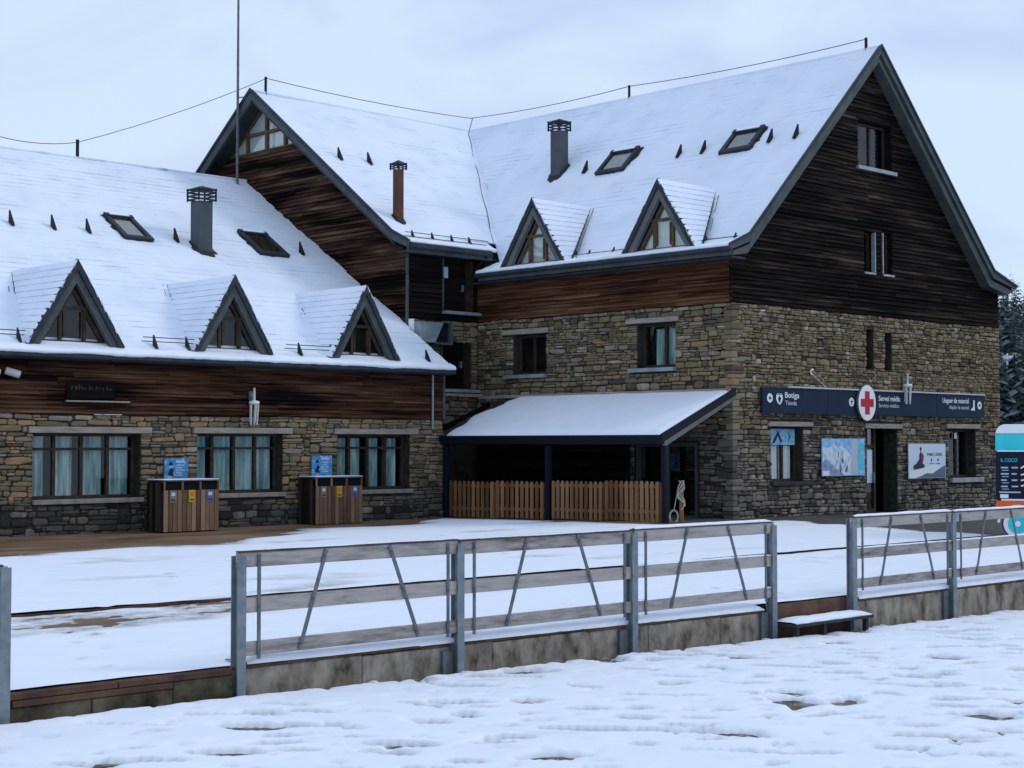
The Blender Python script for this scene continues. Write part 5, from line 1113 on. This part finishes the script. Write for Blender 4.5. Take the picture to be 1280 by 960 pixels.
for i in range(10):
    an = rad(40 + i * 25); q = FG(35.55 + .07 * math.cos(an), 3.96 + .07 * math.sin(an), .12)
    if pr is not None: mb.tube(pr, q, .022, 6)
    pr = q
mb.tube(FG(35.6, 3.89, .11), FG(36.2, 3.56, .11), .006, 5); mb.build('loop', 'white', t)

# ================================================================== picket fence panels under the canopy
FK = Frame((29.58, 0, 0), (0, 1, 0), (0, 0, 1), (-1, 0, 0))
pl_me = None
def picket_panel(v0, v1, n, label):
    zb = terr(29.6, (v0 + v1) / 2); t = thing('picket_fence', (29.58, (v0 + v1) / 2, zb), label, 'fence', 'picket fence panels under the canopy')
    st_ = (v1 - v0) / n
    for i in range(n):
        c = v0 + (i + .5) * st_; hh = st_ * .30; top = zb + 1.0 + random.uniform(-.008, .008)
        MB().prism(FK, [(c - hh, zb + .03), (c + hh, zb + .03), (c + hh, top - .05), (c + hh * .55, top), (c - hh * .55, top), (c - hh, top - .05)], .0, .024).build('picket', 'picket', t)
    for z in (.22, .84): boxo('rail', FK, v0 + .02, v1 - .02, zb + z, zb + z + .08, -.03, -.001, 'picket', t)
    for v in (v0, v1 - .07): boxo('post', FK, v, v + .07, zb - .02, zb + .98, -.10, -.031, 'picket', t)
picket_panel(31.02, 32.83, 10, 'brown picket fence panel against the stone corner of the low wing')
picket_panel(29.14, 30.98, 10, 'brown picket fence panel touching wing side of the middle canopy post')
picket_panel(27.10, 28.90, 11, 'brown picket fence panel touching gable side of the middle canopy post')
picket_panel(25.24, 27.06, 11, 'brown picket fence panel next to the corner canopy post and rope stake')

# stake with rope and white ring beside the canopy
sx, sy = 29.75, 24.72; zs = terr(sx, sy)
t = thing('rope_stake', (sx, sy, zs), 'wooden stake hung with white rope beside the canopy corner post', 'stake')
MB().tube((sx, sy, zs), (sx, sy, zs + .95), .055, 8, .05).build('stake', 'picket', t)
mb = MB(); r = random.Random(3)
for k in range(4):
    pr = None; ph = k * 1.3
    for i in range(9):
        q = Vector((sx - .07 + .06 * math.sin(i * .7 + ph), sy - .05 + .07 * math.cos(i * .9 + ph), zs + 1.02 - i * .055 * (1 + .2 * k)))
        if pr is not None: mb.tube(pr, q, .013, 5)
        pr = q
mb.build('rope', 'rope', t)
mb = MB(); pr = None
for i in range(15):
    an = rad(-60 + i * 20); q = Vector((sx - .14, sy + .12, zs + .16)) + Vector((.10 * math.cos(an) * .7, -.10 * math.cos(an) * .7, .15 * math.sin(an)))
    if pr is not None: mb.tube(pr, q, .024, 6)
    pr = q
mb.build('ring', 'rope', t); MB().tube((sx - .08, sy + .02, zs + .9), (sx - .14, sy + .12, zs + .3), .012, 5).build('cord', 'rope', t)

# ================================================================== flag mast
t = thing('mast', (29.0, 42.2, 10.2), 'thin tall metal mast rising in front of the gable peak', 'mast')
MB().tube((29.0, 42.2, 10.2), (29.0, 42.2, 14.5), .045, 8, .04).tube((29.0, 42.2, 14.5), (29.0, 42.2, 21), .038, 8, .028).build('pole', 'steel_dark', t)
MB().tube((29.0, 42.2, 13.0), (29.15, 41.7, 13.0), .02, 5).build('stay', 'steel_dark', t)

# ================================================================== snack trailer
tx0, tx1, ty, tz = 0.0, 3.6, 17.6, 0.0
FT = Frame((31.74, 17.6, terr(32, 17.95)), (.455, -.89, 0), (0, 0, 1), (-.89, -.455, 0))
t = thing('food_trailer', (33.4, 16.4, terr(32, 17.95)), 'rounded food trailer in cyan, navy and orange parked at the terrace', 'trailer')
def rounded(a0, a1, z0, z1, r0, r1, n=7):
    p = [(a0, z0), (a1, z0)]
    p += [(a1 - r1 + r1 * math.sin(math.pi / 2 * (1 - i / n)), z1 - r1 + r1 * math.cos(math.pi / 2 * (1 - i / n))) for i in range(n + 1)]
    p += [(a0 + r0 - r0 * math.sin(math.pi / 2 * (i / n)), z1 - r0 + r0 * math.cos(math.pi / 2 * (i / n))) for i in range(n + 1)]
    return p
MB().prism(FT, rounded(tx0 + .01, tx1 - .01, 1.86, 2.24, .03, .03), -1.9, -.01).build('upper_body', 'cyan', t, bevel=.02)
MB().prism(FT, rounded(tx0 + .015, tx1 - .015, 2.242, 2.45, .20, .20), -1.88, -.02).build('roof', 'white', t, bevel=.02)
boxo('side_panel', FT, tx0 + .01, tx1 - .01, .83, 1.858, -1.89, -.005, 'navy_truck', t)
boxo('trim', FT, tx0 + .12, tx1, .805, .84, -.2, .012, 'white', t); boxo('skirt', FT, tx0 + .02, tx1 - .02, .46, .802, -1.88, .0, 'orange', t); boxo('drip_rail', FT, tx0 + .05, tx1, 1.86, 1.885, -.2, .02, 'white', t)
text_obj('lettering', 'IL COCO', FT, tx0 + .12, 1.64, .0, .075, .34, 'cyan', t)
mb = MB(); r = random.Random(12)
for i in range(4):
    z = 1.50 - i * .135; mb.box(FT, tx0 + .12, tx0 + .12 + r.uniform(.12, .18), z, z + .03, -.003, .002).box(FT, tx0 + .34, tx0 + .34 + r.uniform(.1, .14), z, z + .03, -.003, .002).box(FT, tx0 + .14, tx0 + .28, z - .05, z - .035, -.003, .002)
mb.box(FT, tx0 + .08, tx0 + .52, .99 - .02, 1.0, -.003, .002); mb.build('menu_lines', 'lettering_dim', t); boxo('sticker', FT, tx0 + .10, tx0 + .27, .86, .94, -.003, .003, 'white', t)
mb = MB()
for (z, k) in ((1.50, .9), (1.36, 1.0), (1.24, 1.0), (1.12, .85)):
    pr = None
    for i in range(9):
        a = tx0 + .53 + i * .11 * k; q = FT(a, z + .05 * math.sin(i * 1.1) * .5 + (.12 * math.sin(math.pi * i / 8) if z == 1.50 else 0), .006)
        if pr is not None: mb.tube(pr, q, .018, 5)
        pr = q
mb.build('burger_drawing', 'white', t)
for wx in (tx0 + .46, tx1 - 1.0):
    wh = MB().disc(FT, wx, .31, .33, .33, -.2, .02, 28).build('wheel', 'tyre', t)
    MB().disc(FT, wx, .31, .30, .30, .021, .03, 28).build('rim', 'white', wh); MB().disc(FT, wx, .31, .21, .21, .031, .04, 28).build('hub_cap', 'cyan', wh); MB().disc(FT, wx, .31, .06, .06, .041, .06, 14).build('hub', 'white', wh)
    arch = MB()
    pr = None
    for i in range(11):
        an = math.pi * i / 10; q = FT(wx + .40 * math.cos(an), .33 + .36 * math.sin(an), .015)
        if pr is not None: arch.tube(pr, q, .03, 6)
        pr = q
    arch.build('wheel_arch', 'white', t)

# ================================================================== wooded hillside
def conifer_mesh(seed, h):
    r = random.Random(seed); cr = MB(); w0 = h * r.uniform(.15, .19); nl = 26
    for i in range(nl):
        t_ = i / (nl - 1); z = h * (.10 + .89 * t_); w_ = w0 * (1 - t_) ** .85 * r.uniform(.75, 1.15) + .08; nb = max(4, int(11 * (1 - t_ * .6)))
        for k in range(nb):
            an = 2 * math.pi * (k + r.random()) / nb; L = w_ * r.uniform(.6, 1.15); dx, dy = math.cos(an), math.sin(an); px, py = -dy, dx
            dr = L * r.uniform(.25, .5); wd = L * r.uniform(.22, .36); zz = z + r.uniform(-.15, .15)
            cr.cur = 1 if r.random() < .36 else 0
            p0 = (0, 0, zz + L * .1); p1 = (dx * L * .5 + px * wd, dy * L * .5 + py * wd, zz - dr * .35); p2 = (dx * L, dy * L, zz - dr); p3 = (dx * L * .5 - px * wd, dy * L * .5 - py * wd, zz - dr * .35); p4 = (dx * L * .55, dy * L * .55, zz - dr * .2 + L * .06)
            cr.add([p0, p1, p2, p3, p4], [(0, 1, 4), (4, 1, 2), (4, 2, 3), (0, 4, 3)])
    return cr
def trunk_mesh(h): return MB().tube((0, 0, -.5), (0, 0, h * .95), h * .014, 6, .02)
VAR = []
for k in range(5):
    h = (13, 15, 11.5, 16, 14)[k]; c_ = conifer_mesh(60 + k, h); me = bpy.data.meshes.new('crown'); me.from_pydata(c_.v, [], c_.f); me.materials.append(M['needles']); me.materials.append(M['frost']); me.polygons.foreach_set('material_index', c_.mi); me.update()
    tk = trunk_mesh(h); mt = bpy.data.meshes.new('trunk'); mt.from_pydata(tk.v, [], tk.f); mt.materials.append(M['trunk']); mt.update(); VAR.append((me, mt, c_, tk))
r = random.Random(77); spots = []
while len(spots) < 560:
    hd = rad(r.uniform(25.0, 30.8) if len(spots) < 330 else r.uniform(4.0, 20.0)); R_ = 78 + 180 * r.random() ** .75; x, y = R_ * math.cos(hd), R_ * math.sin(hd)
    if all((x - a) ** 2 + (y - b) ** 2 > 3.6 for a, b, _ in spots): spots.append((x, y, R_))
spots.sort(key=lambda s: s[2] + (0 if math.degrees(math.atan2(s[1], s[0])) > 25.5 else 500)); wood_ = MB()
for i, (x, y, R_) in enumerate(spots):
    me, mt, c_, tk = VAR[r.randrange(5)]; z = -.75 + max(0, hill_z(x, y)); s = r.uniform(.6, 1.0) * (.60 if R_ < 120 else .82); a = r.uniform(0, 6.28)
    if i < 40:
        tr = bpy.data.objects.new('conifer_tree', None); COL.objects.link(tr); tr.location = (x, y, z); tr.rotation_euler = (0, 0, a); tr.scale = (s, s, s); tag(tr, 'snow dusted conifer on the hillside beyond the lodge gable', 'tree', 'conifers on the hillside')
        for nm, q in (('crown', me), ('trunk', mt)): o = bpy.data.objects.new(nm, q); COL.objects.link(o); o.parent = tr
    else:
        mtx = Matrix.Translation((x, y, z)) @ Matrix.Rotation(a, 4, 'Z') @ Matrix.Diagonal((s, s, s, 1)); b = len(wood_.v)
        wood_.v += [tuple(mtx @ Vector(v)) for v in c_.v]; wood_.f += [tuple(b + j for j in f) for f in c_.f]; wood_.mi += c_.mi
tag(wood_.build('forest', ['needles', 'frost'], None, fix=False), 'far frosted conifer wood covering the hillside', 'forest', kind='stuff')
# small white lift hut among the trees
t = thing('hillside_hut', (104.0, 56.3, 0), 'small white structure showing among the hillside conifers', 'hut')
HB = Frame((104.0, 56.3, 0), (.476, -.88, 0), (0, 0, 1), (-.88, -.476, 0))
zh = 6.3
for a in (-.75, -.35, .25): boxo('upright', HB, a, a + .12, 1.5, zh + 2.1, 0, .15, 'white', t)
boxo('beam', HB, -.9, .45, zh + 1.7, zh + 1.95, -.1, .25, 'white', t); boxo('deck', HB, -.9, .45, zh + .6, zh + .75, -.2, .2, 'white', t)

for o in list(COL.objects):
    if o.type == 'MESH' and not o.data.materials: print('no material', o.name)
